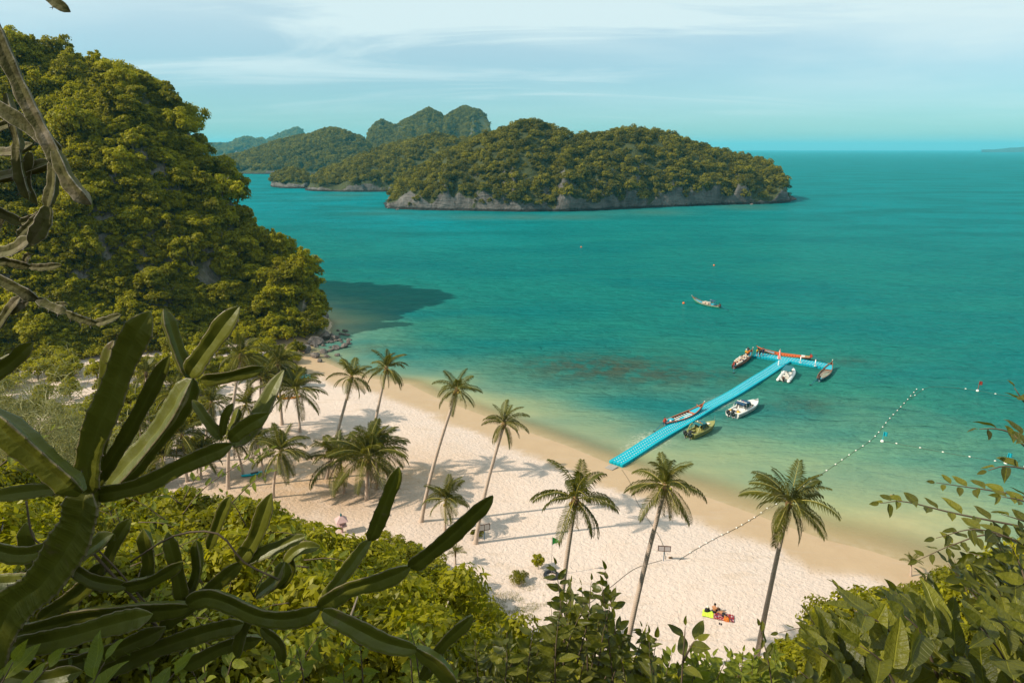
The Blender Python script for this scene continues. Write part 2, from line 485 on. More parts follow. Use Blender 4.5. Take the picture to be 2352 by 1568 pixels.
# shelving is gentler towards the right of the bay
shelf = np.interp(sxx, [-40, 0, 20, 45, 90], [0.75, 1.0, 1.25, 1.7, 2.1])
depth = np.maximum(sd, 0) / shelf
t = NT('sea_water')
dn = t.math('ADD', t.attr('depth'), t.math('MULTIPLY', t.math('SUBTRACT', t.noise(0.05, 4, 0.6, t.wcoord()), 0.5), 13.0))
dn = t.math('MAXIMUM', dn, 0.0)
d01 = t.math('DIVIDE', dn, 60.0, clamp=True)
body = t.ramp(d01, [(0.0, (0.40, 0.33, 0.17)), (0.10, (0.27, 0.285, 0.145)), (0.26, (0.125, 0.235, 0.14)), (0.46, (0.026, 0.160, 0.115)), (0.72, (0.010, 0.148, 0.122)), (1.0, (0.007, 0.150, 0.130))])
body = t.mix(t.rng(t.attr('depth'), 50.0, 280.0), body, (0.0, 0.190, 0.215))
wv = t.noise(0.012, 3, 0.6, t.wcoord((1, 2.2, 1)))
body = t.mix(t.rng(wv, 0.35, 0.7), body, (0.002, 0.125, 0.125))
rf = t.math('MULTIPLY', t.attr('reef'), t.rng(t.noise(0.22, 5, 0.7, t.wcoord()), 0.38, 0.56), clamp=True)
body = t.mix(t.math('MULTIPLY', t.attr('reef'), 0.55), body, (0.012, 0.085, 0.075))
body = t.mix(rf, body, (0.050, 0.068, 0.045))
body = t.mix(t.math('MULTIPLY', t.attr('shelf'), 0.7), body, (0.06, 0.12, 0.085))
w1 = t.noise(0.95, 4, 0.62, t.wcoord((0.55, 1.25, 1), (0, 0, R(-12))), 0.3)
w2 = t.noise(0.09, 3, 0.6, t.wcoord((0.6, 1.3, 1), (0, 0, R(-12))))
w3 = t.noise(0.30, 3, 0.6, t.wcoord((0.45, 1.5, 1), (0, 0, R(-14))), 0.4)
hh = t.math('ADD', t.math('ADD', t.math('MULTIPLY', w1, 0.55), t.math('MULTIPLY', w3, 1.5)), t.math('MULTIPLY', w2, 1.8))
rip = t.rng(t.math('ADD', t.math('MULTIPLY', w3, 0.65), t.math('MULTIPLY', w1, 0.35)), 0.40, 0.62)
body = t.mix(t.math('MULTIPLY', t.math('MULTIPLY', rip, 0.30), t.rng(t.attr('depth'), 3.0, 30.0)), body, (0.004, 0.075, 0.075))  # ripple shading painted into the water colour, standing for wave facet reflections
calm = t.rng(t.attr('depth'), 0.0, 22.0, 0.12, 1.0)
wb = t.n.new('ShaderNodeBump'); wb.inputs['Distance'].default_value = 1.0
t.l.new(hh, wb.inputs['Height']); t.l.new(t.math('MULTIPLY', calm, 1.0), wb.inputs['Strength'])
# foam at the water's edge
foam = t.math('MULTIPLY', t.rng(t.attr('depth'), 1.1, 0.1, 0.0, 1.0), t.rng(t.noise(0.9, 4, 0.7, t.wcoord()), 0.44, 0.60))
foam = t.math('MAXIMUM', foam, t.math('MULTIPLY', t.attr('churn'), t.rng(t.noise(2.4, 4, 0.75, t.wcoord((0.7, 1.3, 1))), 0.46, 0.60)))
body = t.mix(t.math('MULTIPLY', foam, 0.8), body, (0.72, 0.66, 0.55))
df = t.n.new('ShaderNodeBsdfDiffuse'); t.l.new(body, df.inputs['Color']); t.l.new(wb.outputs[0], df.inputs['Normal'])
gl = t.n.new('ShaderNodeBsdfGlossy'); gl.inputs['Roughness'].default_value = 0.16; t.l.new(wb.outputs[0], gl.inputs['Normal'])
fz = t.n.new('ShaderNodeFresnel'); fz.inputs['IOR'].default_value = 1.33; t.l.new(wb.outputs[0], fz.inputs['Normal'])
wm = t.n.new('ShaderNodeMixShader'); t.l.new(t.math('MULTIPLY', fz.outputs[0], 0.19), wm.inputs[0]); t.l.new(df.outputs[0], wm.inputs[1]); t.l.new(gl.outputs[0], wm.inputs[2])
sh = wm.outputs[0]
tr = t.n.new('ShaderNodeBsdfTransparent'); tr.inputs[0].default_value = (0.93, 0.95, 0.90, 1)
ms = t.n.new('ShaderNodeMixShader')
t.l.new(t.rng(t.attr('depth'), 0.0, 5.5, 0.10, 1.0), ms.inputs[0]); t.l.new(tr.outputs[0], ms.inputs[1]); t.l.new(sh, ms.inputs[2])
M_sea = t.done(ms.outputs[0])
me = np_mesh('sea', V, F, M_sea, True, {'depth': depth, 'reef': reef, 'shelf': isl, 'churn': foamd})
tag(link('sea', me), 'turquoise sea shelving to yellow green shallows at the beach', 'sea', kind='structure')

# ---- islands: each a closed ridge of rock read off its skyline
def rock_mat(name, lo, hi, gr):
    t = NT(name)
    n = t.noise(0.10, 6, 0.68, t.wcoord((1, 1, 0.45)), 0.8)
    st = t.noise(0.5, 4, 0.6, t.wcoord((0.25, 0.25, 1.6), (0.25, 0.1, 0)))
    c = t.ramp(t.math('ADD', t.math('MULTIPLY', n, 0.75), t.math('MULTIPLY', st, 0.25)), [(0.34, lo), (0.50, tuple((a + b) / 2 for a, b in zip(lo, hi))), (0.62, hi), (0.72, tuple(min(.6, q * 1.25) for q in hi))])
    geo = t.n.new('ShaderNodeNewGeometry'); sx = t.n.new('ShaderNodeSeparateXYZ'); t.l.new(geo.outputs['True Normal'], sx.inputs[0])
    g = t.rng(t.math('ADD', sx.outputs['Z'], t.math('MULTIPLY', t.math('SUBTRACT', n, 0.5), 0.9)), 0.42, 0.56)
    sp = t.n.new('ShaderNodeSeparateXYZ'); t.l.new(geo.outputs['Position'], sp.inputs[0])
    tide = t.rng(t.math('ADD', sp.outputs['Z'], t.math('MULTIPLY', n, 3.0)), 2.6, 4.0)
    c = t.mix(tide, (0.022, 0.022, 0.020), c)
    c = t.mix(t.math('MULTIPLY', g, tide), c, t.mix(n, tuple(q * .6 for q in gr), gr))
    return t.done(t.pbr(c, 0.85, 0.2, t.bump(t.math('ADD', n, t.math('MULTIPLY', st, 0.5)), 0.9, 3.0)))
M_irock = rock_mat('island_limestone', (0.045, 0.041, 0.037), (0.165, 0.148, 0.135), (0.055, 0.062, 0.018))
def island(name, label, cols, thick, nc=110, nr=26, cliff=8.0, lump=5.0, seed=1, tree=0.0):
    """cols: (u, v_shore, v_top) along the skyline; thick: metres from front shore to ridge"""
    us = [c[0] for c in cols]
    uu = np.linspace(us[0], us[-1], nc)
    vs = np.interp(uu, us, [c[1] for c in cols]); vt = np.interp(uu, us, [c[2] for c in cols])
    v0 = np.median(vs)
    rows = []
    fr, ri = [], []
    for u, a, b in zip(uu, vs, vt):
        f = gp(u, a, 0); d = ray(u, b)
        endf = min(1, min(abs(u - us[0]), abs(us[-1] - u)) / (0.10 * (us[-1] - us[0])))
        th = thick * (0.25 + 0.75 * math.sqrt(endf))
        Yr = f.y + th
        top = at(u, b, Yr)
        fr.append(f); ri.append(Vector((top.x, top.y, max(2.0, top.z - tree))))
    P = np.zeros((nc, nr * 2 + 1, 3))
    k = np.arange(nr + 1) / nr
    for j in range(nc):
        f, r = fr[j], ri[j]
        h = r.z
        cl = min(cliff * (0.25 + 1.5 * float(vnoise(uu[j] / 31, 0, seed + 5)) * (0.6 + 0.8 * float(vnoise(uu[j] / 9, 3, seed + 6)))), h * 0.7)
        prof = np.where(k < 0.10, cl * (k / 0.10), cl + (h - cl) * np.sin(np.clip((k - 0.10) / 0.90, 0, 1) * np.pi / 2) ** 0.92)
        yo = np.where(k < 0.10, k * 0.25, 0.025 + (k - 0.10) / 0.90 * 0.975)
        P[j, :nr + 1, 0] = f.x + (r.x - f.x) * yo; P[j, :nr + 1, 1] = f.y + (r.y - f.y) * yo; P[j, :nr + 1, 2] = prof - 1.0
        for m in range(1, nr + 1):
            q = m / nr
            P[j, nr + m] = (r.x + (r.x - f.x) * 1.1 * q, r.y + (r.y - f.y) * 1.1 * q, -1.0 + h * math.cos(q * math.pi / 2) ** 0.8)
    X, Y, Z = P[..., 0], P[..., 1], P[..., 2]
    amp = np.clip(Z / 12, 0, 1) * lump
    sc = lump * 4.5
    P[..., 2] = Z + fbm(X / sc, Y / sc, 4, seed) * amp * 1.2
    n2 = fbm(X / (sc * .5), (Z + Y) / (sc * .35), 4, seed + 9)
    P[..., 1] = Y + n2 * lump * 0.7 * (Z > -0.9)
    P[..., 0] = X + fbm(X / (sc * .4), (Y + Z) / (sc * .4), 3, seed + 19) * lump * 0.5
    i = np.arange(nc * (2 * nr + 1)).reshape(nc, -1)
    Fq = np.stack([i[:-1, :-1], i[1:, :-1], i[1:, 1:], i[:-1, 1:]], -1).reshape(-1, 4)
    me = np_mesh(name, P.reshape(-1, 3), Fq, M_irock, True)
    o = tag(link(name, me), label, 'island', kind='structure')
    return P, nr

# ================================================================== VEGETATION
def leaf_cloud(rng, lobes, n, size, up=0.35, elong=1.9, shell=0.72, jit=0.9):
    """diamond leaves on the shells of many lobes: (centre, radius, squash)"""
    C = np.array([l[0] for l in lobes], float); Rr = np.array([l[1] for l in lobes], float); Q = np.array([l[2] for l in lobes], float)
    w = Rr ** 2; pick = rng.choice(len(lobes), n, p=w / w.sum())
    d = rng.normal(size=(n, 3)); d[:, 2] += up * 1.2; d /= np.linalg.norm(d, axis=1, keepdims=True)
    rad = Rr[pick] * (shell + (1.08 - shell) * rng.random(n))
    pos = C[pick] + d * rad[:, None] * np.stack([np.ones(n), np.ones(n), Q[pick]], 1)
    nrm = d * 0.8 + rng.normal(size=(n, 3)) * 0.42 * jit; nrm[:, 2] += up * 0.45; nrm /= np.linalg.norm(nrm, axis=1, keepdims=True)
    tan = rng.normal(size=(n, 3)); tan[:, 2] -= 0.5
    tan -= nrm * (tan * nrm).sum(1, keepdims=True); tan /= np.linalg.norm(tan, axis=1, keepdims=True)
    bi = np.cross(nrm, tan)
    s = size * (0.6 + 0.8 * rng.random(n))[:, None]
    a = pos - tan * s * 0.5; b = pos + tan * s * 0.5 + nrm * s * -0.12
    l = pos + bi * s * 0.5 / elong - tan * s * 0.06 + nrm * s * 0.06; r = pos - bi * s * 0.5 / elong - tan * s * 0.06 + nrm * s * 0.06
    V = np.stack([a, l, b, r], 1).reshape(-1, 3)
    tone = np.repeat(np.clip(rng.random(n) * 0.7 + 0.3 * rng.random(len(lobes))[pick], 0, 1), 4)
    F = np.arange(4 * n).reshape(n, 4)
    return V, F, tone
def crown_mesh(name, seed, mat, n, size, rx, rz, lobes=14, lr=(0.32, 0.55), z0=0.0, **k):
    rng = np.random.default_rng(seed)
    L = [((0, 0, z0 + rz * 0.85), min(rx, rz) * 0.72, 0.9)]
    for i in range(lobes):
        a = rng.random() * 6.283; r = rx * math.sqrt(rng.random()) * 0.88
        zz = z0 + rz * (0.45 + rng.random() * 1.25 * math.sqrt(max(0.05, 1 - (r / rx) ** 2)))
        L.append(((r * math.cos(a), r * math.sin(a), zz), rx * (lr[0] + (lr[1] - lr[0]) * rng.random()), 0.55 + 0.3 * rng.random()))
    V, F, tone = leaf_cloud(rng, L, n, size, **k)
    return np_mesh(name, V, F, mat, False, {'tone': tone})
def trunk_mesh(name, seed, mat, h, r, limbs=5, spread=1.0, up=1.0):
    rg = random.Random(seed); m = MB()
    top = Vector((rg.uniform(-.15, .15) * h, rg.uniform(-.15, .15) * h, h))
    pts = [Vector((0, 0, -0.6)), Vector((rg.uniform(-.06, .06) * h, rg.uniform(-.06, .06) * h, h * 0.5)), top]
    m.tube(pts, [r * 1.25, r, r * 0.7], 7)
    for i in range(limbs):
        a = 6.283 * i / limbs + rg.uniform(-.4, .4); st = pts[1].lerp(top, rg.uniform(0.1, 1.0))
        e = st + Vector((math.cos(a) * spread * rg.uniform(.6, 1), math.sin(a) * spread * rg.uniform(.6, 1), up * rg.uniform(.5, 1.1)))
        md = st.lerp(e, 0.5) + Vector((0, 0, -0.12 * up))
        m.tube([st, md, e], [r * 0.55, r * 0.38, r * 0.14], 5)
    return m.mesh(name, mat, True)
t = NT('bark'); bn = t.noise(3.0, 5, 0.65, t.coord(scale=(1, 1, 0.25)))
M_bark = t.done(t.pbr(t.mix(bn, (0.10, 0.075, 0.055), (0.30, 0.25, 0.20)), 0.9, 0.15, t.bump(bn, 0.6, 0.05)))
M_leaf_hill = leaf_mat('jungle_leaf', (0.028, 0.034, 0.003), (0.370, 0.335, 0.008), (0.52, 0.47, 0.008), 0.32, spec=0.1, varobj=0.60)
M_leaf_isl = leaf_mat('island_leaf', (0.030, 0.034, 0.006), (0.245, 0.212, 0.014), (0.26, 0.23, 0.015), 0.27, spec=0.1, varobj=0.75)
M_leaf_shrub = leaf_mat('shrub_leaf', (0.028, 0.034, 0.004), (0.340, 0.310, 0.008), (0.52, 0.48, 0.010), 0.33, rough=0.45, spec=0.16, varobj=0.42)

def protos(name, meshes):
    c = bpy.data.collections.new(name)
    for i, m in enumerate(meshes):
        o = bpy.data.objects.new(m.name, m); c.objects.link(o)
    return c
def scatter(name, label, cat, pts, scl, coll, nproto, rng, tilt=0.15):
    """one 'stuff' object: geometry nodes put a plant on every vertex"""
    n = len(pts)
    me = bpy.data.meshes.new(name); me.vertices.add(n); me.vertices.foreach_set('co', np.asarray(pts, np.float32).ravel())
    rot = np.stack([rng.normal(size=n) * tilt, rng.normal(size=n) * tilt, rng.random(n) * 6.283], 1).astype(np.float32)
    for an, ty, val, key in (('inst_rot', 'FLOAT_VECTOR', rot, 'vector'), ('inst_scale', 'FLOAT', np.asarray(scl, np.float32), 'value'), ('inst_idx', 'INT', rng.integers(0, nproto, n).astype(np.int32), 'value')):
        a = me.attributes.new(an, ty, 'POINT'); a.data.foreach_set(key, val.ravel())
    o = tag(link(name, me), label, cat, kind='stuff')
    ng = bpy.data.node_groups.new(name + '_nodes', 'GeometryNodeTree')
    ng.interface.new_socket('Geometry', in_out='INPUT', socket_type='NodeSocketGeometry')
    ng.interface.new_socket('Geometry', in_out='OUTPUT', socket_type='NodeSocketGeometry')
    N, L = ng.nodes, ng.links
    gi, go = N.new('NodeGroupInput'), N.new('NodeGroupOutput')
    iop = N.new('GeometryNodeInstanceOnPoints'); ci = N.new('GeometryNodeCollectionInfo')
    ci.inputs['Collection'].default_value = coll; ci.inputs['Separate Children'].default_value = True; ci.inputs['Reset Children'].default_value = True
    L.new(gi.outputs[0], iop.inputs['Points']); L.new(ci.outputs[0], iop.inputs['Instance'])
    iop.inputs['Pick Instance'].default_value = True
    for an, ty, key in (('inst_rot', 'FLOAT_VECTOR', 'Rotation'), ('inst_scale', 'FLOAT', 'Scale'), ('inst_idx', 'INT', 'Instance Index')):
        a = N.new('GeometryNodeInputNamedAttribute'); a.data_type = ty; a.inputs['Name'].default_value = an
        L.new(a.outputs['Attribute'], iop.inputs[key])
    L.new(iop.outputs[0], go.inputs[0])
    md = o.modifiers.new('plants', 'NODES'); md.node_group = ng
    return o
def forest_on(P, nr, n, rng, zmin=7.0, slope=0.34, back=0.25, bare=()):
    """points on an island's front (and a little of its back)"""
    lim = int(nr * (1 + back))
    A, B, C_ = P[:-1, :lim - 1], P[1:, :lim - 1], P[:-1, 1:lim]
    cr = np.cross(B - A, C_ - A); ar = np.linalg.norm(cr, axis=-1); nz = np.abs(cr[..., 2]) / np.maximum(ar, 1e-9)
    ok = (nz > slope) & (A[..., 2] > zmin)
    w = (ar * ok).ravel(); idx = rng.choice(len(w), n, p=w / w.sum())
    i, j = np.unravel_index(idx, ar.shape)
    a, b = rng.random(n), rng.random(n)
    p = A[i, j] + (B[i, j] - A[i, j]) * a[:, None] + (C_[i, j] - A[i, j]) * b[:, None]
    for (c, r) in bare:
        p = p[np.linalg.norm(p - np.array(c), axis=1) > r]
    return p
RNG = np.random.default_rng(12)
IC = protos('island_crowns', [crown_mesh('island_crown', 40 + i, M_leaf_isl, 620, 0.62, 2.6, 2.0, 11, (0.30, 0.5), 0.0, up=0.5) for i in range(5)])

P, nr = island('near_island', 'long wooded limestone island with grey sea cliffs across the bay',
    [(882, 476, 470), (892, 478, 440), (905, 480, 432), (930, 481, 405), (965, 483, 382), (1030, 484, 345), (1100, 485, 315), (1150, 486, 292), (1210, 487, 271), (1250, 486, 284), (1310, 486, 308), (1360, 484, 308), (1420, 481, 298), (1480, 478, 294),
     (1530, 476, 304), (1580, 474, 322), (1650, 471, 345), (1700, 470, 348), (1750, 469, 362), (1785, 468, 386), (1803, 466, 410), (1812, 464, 440), (1826, 461, 456)], 85, 170, 30, 9.5, 5.5, 1, 3.0)
pts = forest_on(P, nr, 2400, RNG, 3.2, 0.22)
pts = pts[~((np.array([proj(p)[0] for p in pts]) > 1735) & (np.array([proj(p)[1] for p in pts]) > 432) & (RNG.random(len(pts)) < 0.9))]
scatter('near_island_forest', 'dense olive green forest covering the near island', 'forest', pts - np.array([0, 0, 0.8]), 0.65 + 1.35 * RNG.random(len(pts)) ** 2.2, IC, 5, RNG)

P, nr = island('islet', 'small wooded islet with undercut dark base left of the islands',
    [(621, 428, 424), (626, 430, 398), (645, 432, 388), (675, 433, 380), (700, 433, 390), (716, 432, 415)], 45, 60, 18, 7, 3.5, 21, 3.0)
pts = forest_on(P, nr, 170, RNG, 6.0, 0.30)
scatter('islet_forest', 'olive green trees covering the small islet', 'forest', pts - np.array([0, 0, .8]), 0.9 + 0.7 * RNG.random(len(pts)), IC, 5, RNG)

P, nr = island('middle_island', 'low wooded island reaching out behind the near island',
    [(700, 437, 431), (714, 439, 408), (740, 440, 390), (790, 441, 372), (850, 441, 346), (930, 440, 322), (1000, 440, 312), (1060, 440, 318), (1140, 440, 312), (1250, 440, 330)], 110, 120, 24, 6, 7, 31, 3.0)
pts = forest_on(P, nr, 1500, RNG, 6.0, 0.25)
scatter('middle_island_forest', 'olive forest covering the low middle island', 'forest', pts - np.array([0, 0, .8]), 1.0 + 0.9 * RNG.random(len(pts)), IC, 5, RNG)

P, nr = island('far_island', 'hazy wooded island with a round hill and rocky foot far behind',
    [(500, 399, 362), (530, 399, 356), (590, 400, 345), (640, 400, 326), (690, 400, 311), (735, 400, 298), (765, 400, 294), (800, 400, 303), (830, 400, 312), (846, 400, 330), (856, 400, 352), (900, 400, 372)], 170, 130, 24, 8, 11, 41, 4.0)
pts = forest_on(P, nr, 2300, RNG, 5.0, 0.26)
scatter('far_island_forest', 'blue green forest on the far round island', 'forest', pts - np.array([0, 0, .8]), 1.3 + 1.2 * RNG.random(len(pts)), IC, 5, RNG)

P, nr = island('twin_peaks', 'distant limestone peaks with pale cliff faces on the right flank',
    [(825, 389, 345), (840, 389, 330), (850, 389, 300), (862, 389, 282), (876, 389, 272), (890, 389, 280), (903, 389, 287), (918, 389, 282), (950, 389, 266), (985, 389, 246), (1008, 389, 258), (1020, 389, 268), (1040, 389, 254), (1070, 389, 241), (1100, 389, 252), (1120, 389, 272), (1127, 389, 288), (1129, 389, 345)], 240, 200, 34, 30, 11, 51, 3.0)
pts = forest_on(P, nr, 5200, RNG, 20.0, 0.36)
uv = np.array([proj(p)[:2] for p in pts])
cliffs = ((uv[:, 0] > 1078) & (uv[:, 1] > 258 + (1128 - uv[:, 0]) * 0.25) & (uv[:, 1] < 312)) | ((np.hypot((uv[:, 0] - 918) / 16, (uv[:, 1] - 298) / 9) < 1)) | ((np.hypot((uv[:, 0] - 985) / 20, (uv[:, 1] - 283) / 6) < 1)) | ((np.hypot((uv[:, 0] - 872) / 12, (uv[:, 1] - 290) / 5) < 1))
pts = pts[~(cliffs & (RNG.random(len(pts)) < 0.88))]
scatter('twin_peaks_forest', 'dark blue green forest clothing the distant limestone peaks', 'forest', pts - np.array([0, 0, 2]), 1.1 + 1.1 * RNG.random(len(pts)), IC, 5, RNG)

P, nr = island('hazy_peak', 'single blue hazy peak low on the horizon', [(600, 362, 335), (612, 362, 331), (640, 362, 315), (665, 362, 304), (683, 362, 297), (692, 362, 303), (700, 362, 318), (740, 362, 340)], 500, 90, 20, 30, 26, 61)
pts = forest_on(P, nr, 1300, RNG, 12.0, 0.2)
scatter('hazy_peak_forest', 'blue hazed forest on the single far peak', 'forest', pts, 3.0 + 2.5 * RNG.random(len(pts)), IC, 5, RNG)
P, nr = island('hazy_hills', 'row of low blue hazy hills beside the headland', [(440, 365, 340), (497, 365, 333), (530, 365, 334), (548, 365, 324), (565, 365, 320), (585, 365, 326), (603, 365, 324), (612, 365, 338), (640, 365, 350)], 420, 90, 20, 25, 22, 71)
pts = forest_on(P, nr, 1300, RNG, 12.0, 0.2)
scatter('hazy_hills_forest', 'blue hazed forest on the low far hills', 'forest', pts, 2.6 + 2.2 * RNG.random(len(pts)), IC, 5, RNG)
island('horizon_hills', 'faint hills just showing on the horizon at the right', [(2255, 350, 344), (2290, 350, 343), (2330, 350, 339), (2380, 350, 337), (2500, 350, 345)], 900, 60, 12, 10, 20, 81)

# ---- jungle on the left headland: every tree its own
HC = []
for i in range(7):
    rx, rz = [(3.0, 1.6), (2.6, 2.4), (3.6, 1.4), (2.2, 2.0), (2.7, 3.0), (3.2, 1.9), (1.8, 2.8)][i]
    HC.append((crown_mesh('crown', 100 + i, M_leaf_hill, 3800, 0.40, rx, rz, 26 + 4 * i, (0.14, 0.36), 0.6, up=0.55, shell=0.45), trunk_mesh('trunk', 100 + i, M_bark, 2.4, 0.17, 5, 1.4, 1.4)))
def tree_copy(name, label, cat, grp, loc, s, rz, k, lib):
    o = thing(name, label, cat, loc, (rg.normal() * 0.14, rg.normal() * 0.14, rz), grp, s)
    link('trunk', lib[k][1], o); link('crown', lib[k][0], o)
    return o
# bare rock faces in the jungle (u, v, pixel radius)
BARE = [(492, 628, 40), (500, 615, 30), (512, 440, 20), (530, 470, 14), (590, 300, 0), (330, 215, 16), (340, 230, 12), (690, 690, 22), (440, 310, 18), (452, 340, 12), (560, 480, 10), (330, 345, 14)]
rg = np.random.default_rng(5)
cand = []
X = rg.uniform(-185, -38, 16000); Y = rg.uniform(95, 205, 16000)
Z = land_z(X, Y); Hh = hill_z(X, Y); D = shore_dist(X, Y)
dist, par = seg_dist(X, Y, RXY)
side = Y - np.interp(X, RXY[:, 0], RXY[:, 1])
grow = (Hh > 1.0) & (Hh >= Z - 0.01) & (D > 0.3) & ((side < 0) | (dist < 7))
placed = []; rest = []
order = np.argsort(np.hypot(X, Y) + rg.random(16000) * 40)
for q in order:
    if not grow[q]: continue
    p = np.array([X[q], Y[q], Z[q]])
    u, v, f = proj(p)
    if u < -120 or u > 760 or v < 20: continue
    if any(math.hypot(u - a, v - 12 - b) < r for a, b, r in BARE): 
        continue
    if placed:
        A = np.array(placed)
        d = np.sqrt(((A - p) ** 2 * np.array([1, 1, 0.75])).sum(1)).min()
        if d < 3.6:
            if d > 1.0: rest.append(p)
            continue
    placed.append(p)
scored = sorted(placed, key=lambda p: proj(p)[2])
def zones(u, v, big):
    band = ('on the ridge' if v < 175 else 'high up' if v < 300 else 'half way up' if v < 450 else 'low down' if v < 620 else 'at the foot')
    col = ('behind the grey hanging cactus' if u < 130 else 'above the tall cactus arms' if u < 300 else 'in the middle of the headland' if u < 440 else 'near the seaward cliff edge' if u < 560 else 'at the seaward point of the headland')
    return '%s jungle tree %s %s' % ('large crowned' if big else 'small crowned', band, col)
for q, p in enumerate(scored[:300]):
    u, v, f = proj(p)
    sc = 0.62 + 1.15 * rg.random() ** 1.4
    lab = zones(u, v, sc > 1.15)
    tree_copy('jungle_tree', lab, 'tree', 'headland: ' + lab, (p[0], p[1], p[2] - 0.6), (sc, sc, sc * (0.75 + 0.55 * rg.random())), rg.random() * 6.28, int(rg.integers(0, 7)), HC)
if len(scored) > 300:
    ex = np.array(scored[300:])
    scatter('headland_canopy', 'further tree crowns filling the headland jungle', 'forest', ex, 0.75 + 0.5 * rg.random(len(ex)), protos('canopy_crowns', [h[0] for h in HC]), 7, rg)
print('HILL TREES', len(scored), 'UNDER', len(rest))
UG = protos('undergrowth_bushes', [crown_mesh('bush', 140 + i, M_leaf_hill, 900, 0.30, 1.3, 0.8, 12, (0.16, 0.4), -0.2, up=0.5, shell=0.4) for i in range(4)])
rest = np.array(rest); rest = rest[rg.permutation(len(rest))[:3400]]
scatter('headland_undergrowth', 'tangled vines and undergrowth between the headland trees', 'undergrowth', rest, 0.8 + 1.3 * rg.random(len(rest)), UG, 4, rg)

# ================================================================== COCONUT PALMS
M_frond = leaf_mat('palm_leaflet', (0.040, 0.048, 0.007), (0.110, 0.108, 0.012), (0.22, 0.20, 0.012), 0.28, rough=0.5, spec=0.2, varobj=0.6)
M_frond_dry = leaf_mat('dry_palm_leaflet', (0.17, 0.12, 0.05), (0.32, 0.25, 0.12), (0.30, 0.24, 0.10), 0.25, varobj=0.6)
M_rachis = paint('palm_rachis', (0.30, 0.25, 0.05), 0.5, 0.3)
t = NT('palm_trunk_bark')
wv = t.n.new('ShaderNodeTexWave'); wv.wave_type = 'BANDS'; wv.bands_direction = 'Z'
t.set(wv, 'Scale', 2.1); t.set(wv, 'Distortion', 1.6); t.set(wv, 'Detail', 2.0); t.set(wv, 'Detail Scale', 2.0)
t.l.new(t.coord(), wv.inputs['Vector'])
pn = t.noise(2.5, 5, 0.65, t.coord())
pc = t.mix(pn, (0.38, 0.28, 0.22), (0.62, 0.50, 0.40)); pc = t.mix(t.math('MULTIPLY', wv.outputs['Fac'], 0.35), pc, (0.16, 0.11, 0.085))
M_palmbark = t.done(t.pbr(pc, 0.9, 0.15, t.bump(wv.outputs['Fac'], 0.35, 0.02)))
M_coco = paint('coconut_husk', (0.34, 0.22, 0.04), 0.5, 0.3, 0.4)
M_cocog = paint('green_coconut', (0.30, 0.28, 0.03), 0.5, 0.3, 0.3)
M_husk = paint('dry_leaf_base', (0.20, 0.12, 0.06), 0.9, 0.1, 0.4)

def frond_mesh(name, e0, e1, seed, L=1.0, nl=36, dry=False, hang=0.5):
    """unit-length frond along +X: bent rachis and two rows of leaflets"""
    rg = random.Random(seed); N = 14
    pts, p = [Vector((0, 0, 0))], Vector((0, 0, 0))
    side_bend = rg.uniform(-.25, .25)
    for k in range(N):
        q = (k + 0.5) / N
        e = R(e0 + (e1 - e0) * q ** 1.25); a = side_bend * q
        p = p + Vector((math.cos(e) * math.cos(a), math.cos(e) * math.sin(a), math.sin(e))) * (L / N); pts.append(p.copy())
    rach = MB().tube(pts, [0.014 - 0.011 * k / N for k in range(N + 1)], 5)
    lf, tone = MB(), []
    for s in (-1, 1):
        for k in range(nl):
            q = 0.13 + 0.87 * (k + rg.random() * 0.5) / nl
            f = q * N; i = min(int(f), N - 1)
            o = pts[i].lerp(pts[i + 1], f - i); T = (pts[i + 1] - pts[i]).normalized()
            up = Vector((-T.z * (1 if T.x >= 0 else -1), 0, abs(T.x) + 0.05)).normalized(); S = T.cross(up).normalized() * s
            ln = 0.30 * (math.sin(math.pi * min(1, 0.16 + 0.80 * q)) ** 0.6) * rg.uniform(.8, 1.12)
            if dry and rg.random() < 0.3: ln *= 0.4
            d1 = (S * 0.85 + T * (0.45 + 0.5 * q) + up * 0.28 + Vector((0, 0, -0.25 * hang))).normalized()
            d2 = (S * 0.50 + T * (0.40 + 0.5 * q) + Vector((0, 0, -1.25 * hang - rg.random() * 0.4))).normalized()
            m = o + d1 * ln * 0.5; e = m + d2 * ln * 0.5
            wd = (T * 0.0105 + up * 0.004) * (1.0 if not dry else .8)
            lf.add([o - wd * 0.6, o + wd * 0.6, m + wd, m - wd, e], [(0, 1, 2, 3), (3, 2, 4)])
            tone += [rg.random()] * 5
    lm = lf.mesh(name, M_frond_dry if dry else M_frond)
    a = lm.attributes.new('tone', 'FLOAT', 'POINT'); a.data.foreach_set('value', tone)
    return lm, rach.mesh('midrib', M_husk if dry else M_rachis, True)
FR = []
for k, (e0, e1, hg) in enumerate([(80, 36, .35), (66, 0, .5), (52, -28, .7), (36, -46, .8), (18, -60, .9), (-2, -68, .9), (-24, -80, .7), (-50, -88, .5)]):
    FR.append([frond_mesh('frond', e0, e1, 300 + 10 * k + j, hang=hg) for j in range(2)])
FR_DRY = [frond_mesh('dry_frond', -45, -88, 390, dry=True, hang=.5), frond_mesh('dry_frond', -65, -92, 391, dry=True, hang=.4)]
COCO = MB().ball((0, 0, 0), 0.14, 8, 6, (1, 1, 1.2)).mesh('coconut', M_coco, True)
COCOG = MB().ball((0, 0, 0), 0.13, 8, 6, (1, 1, 1.2)).mesh('coconut', M_cocog, True)
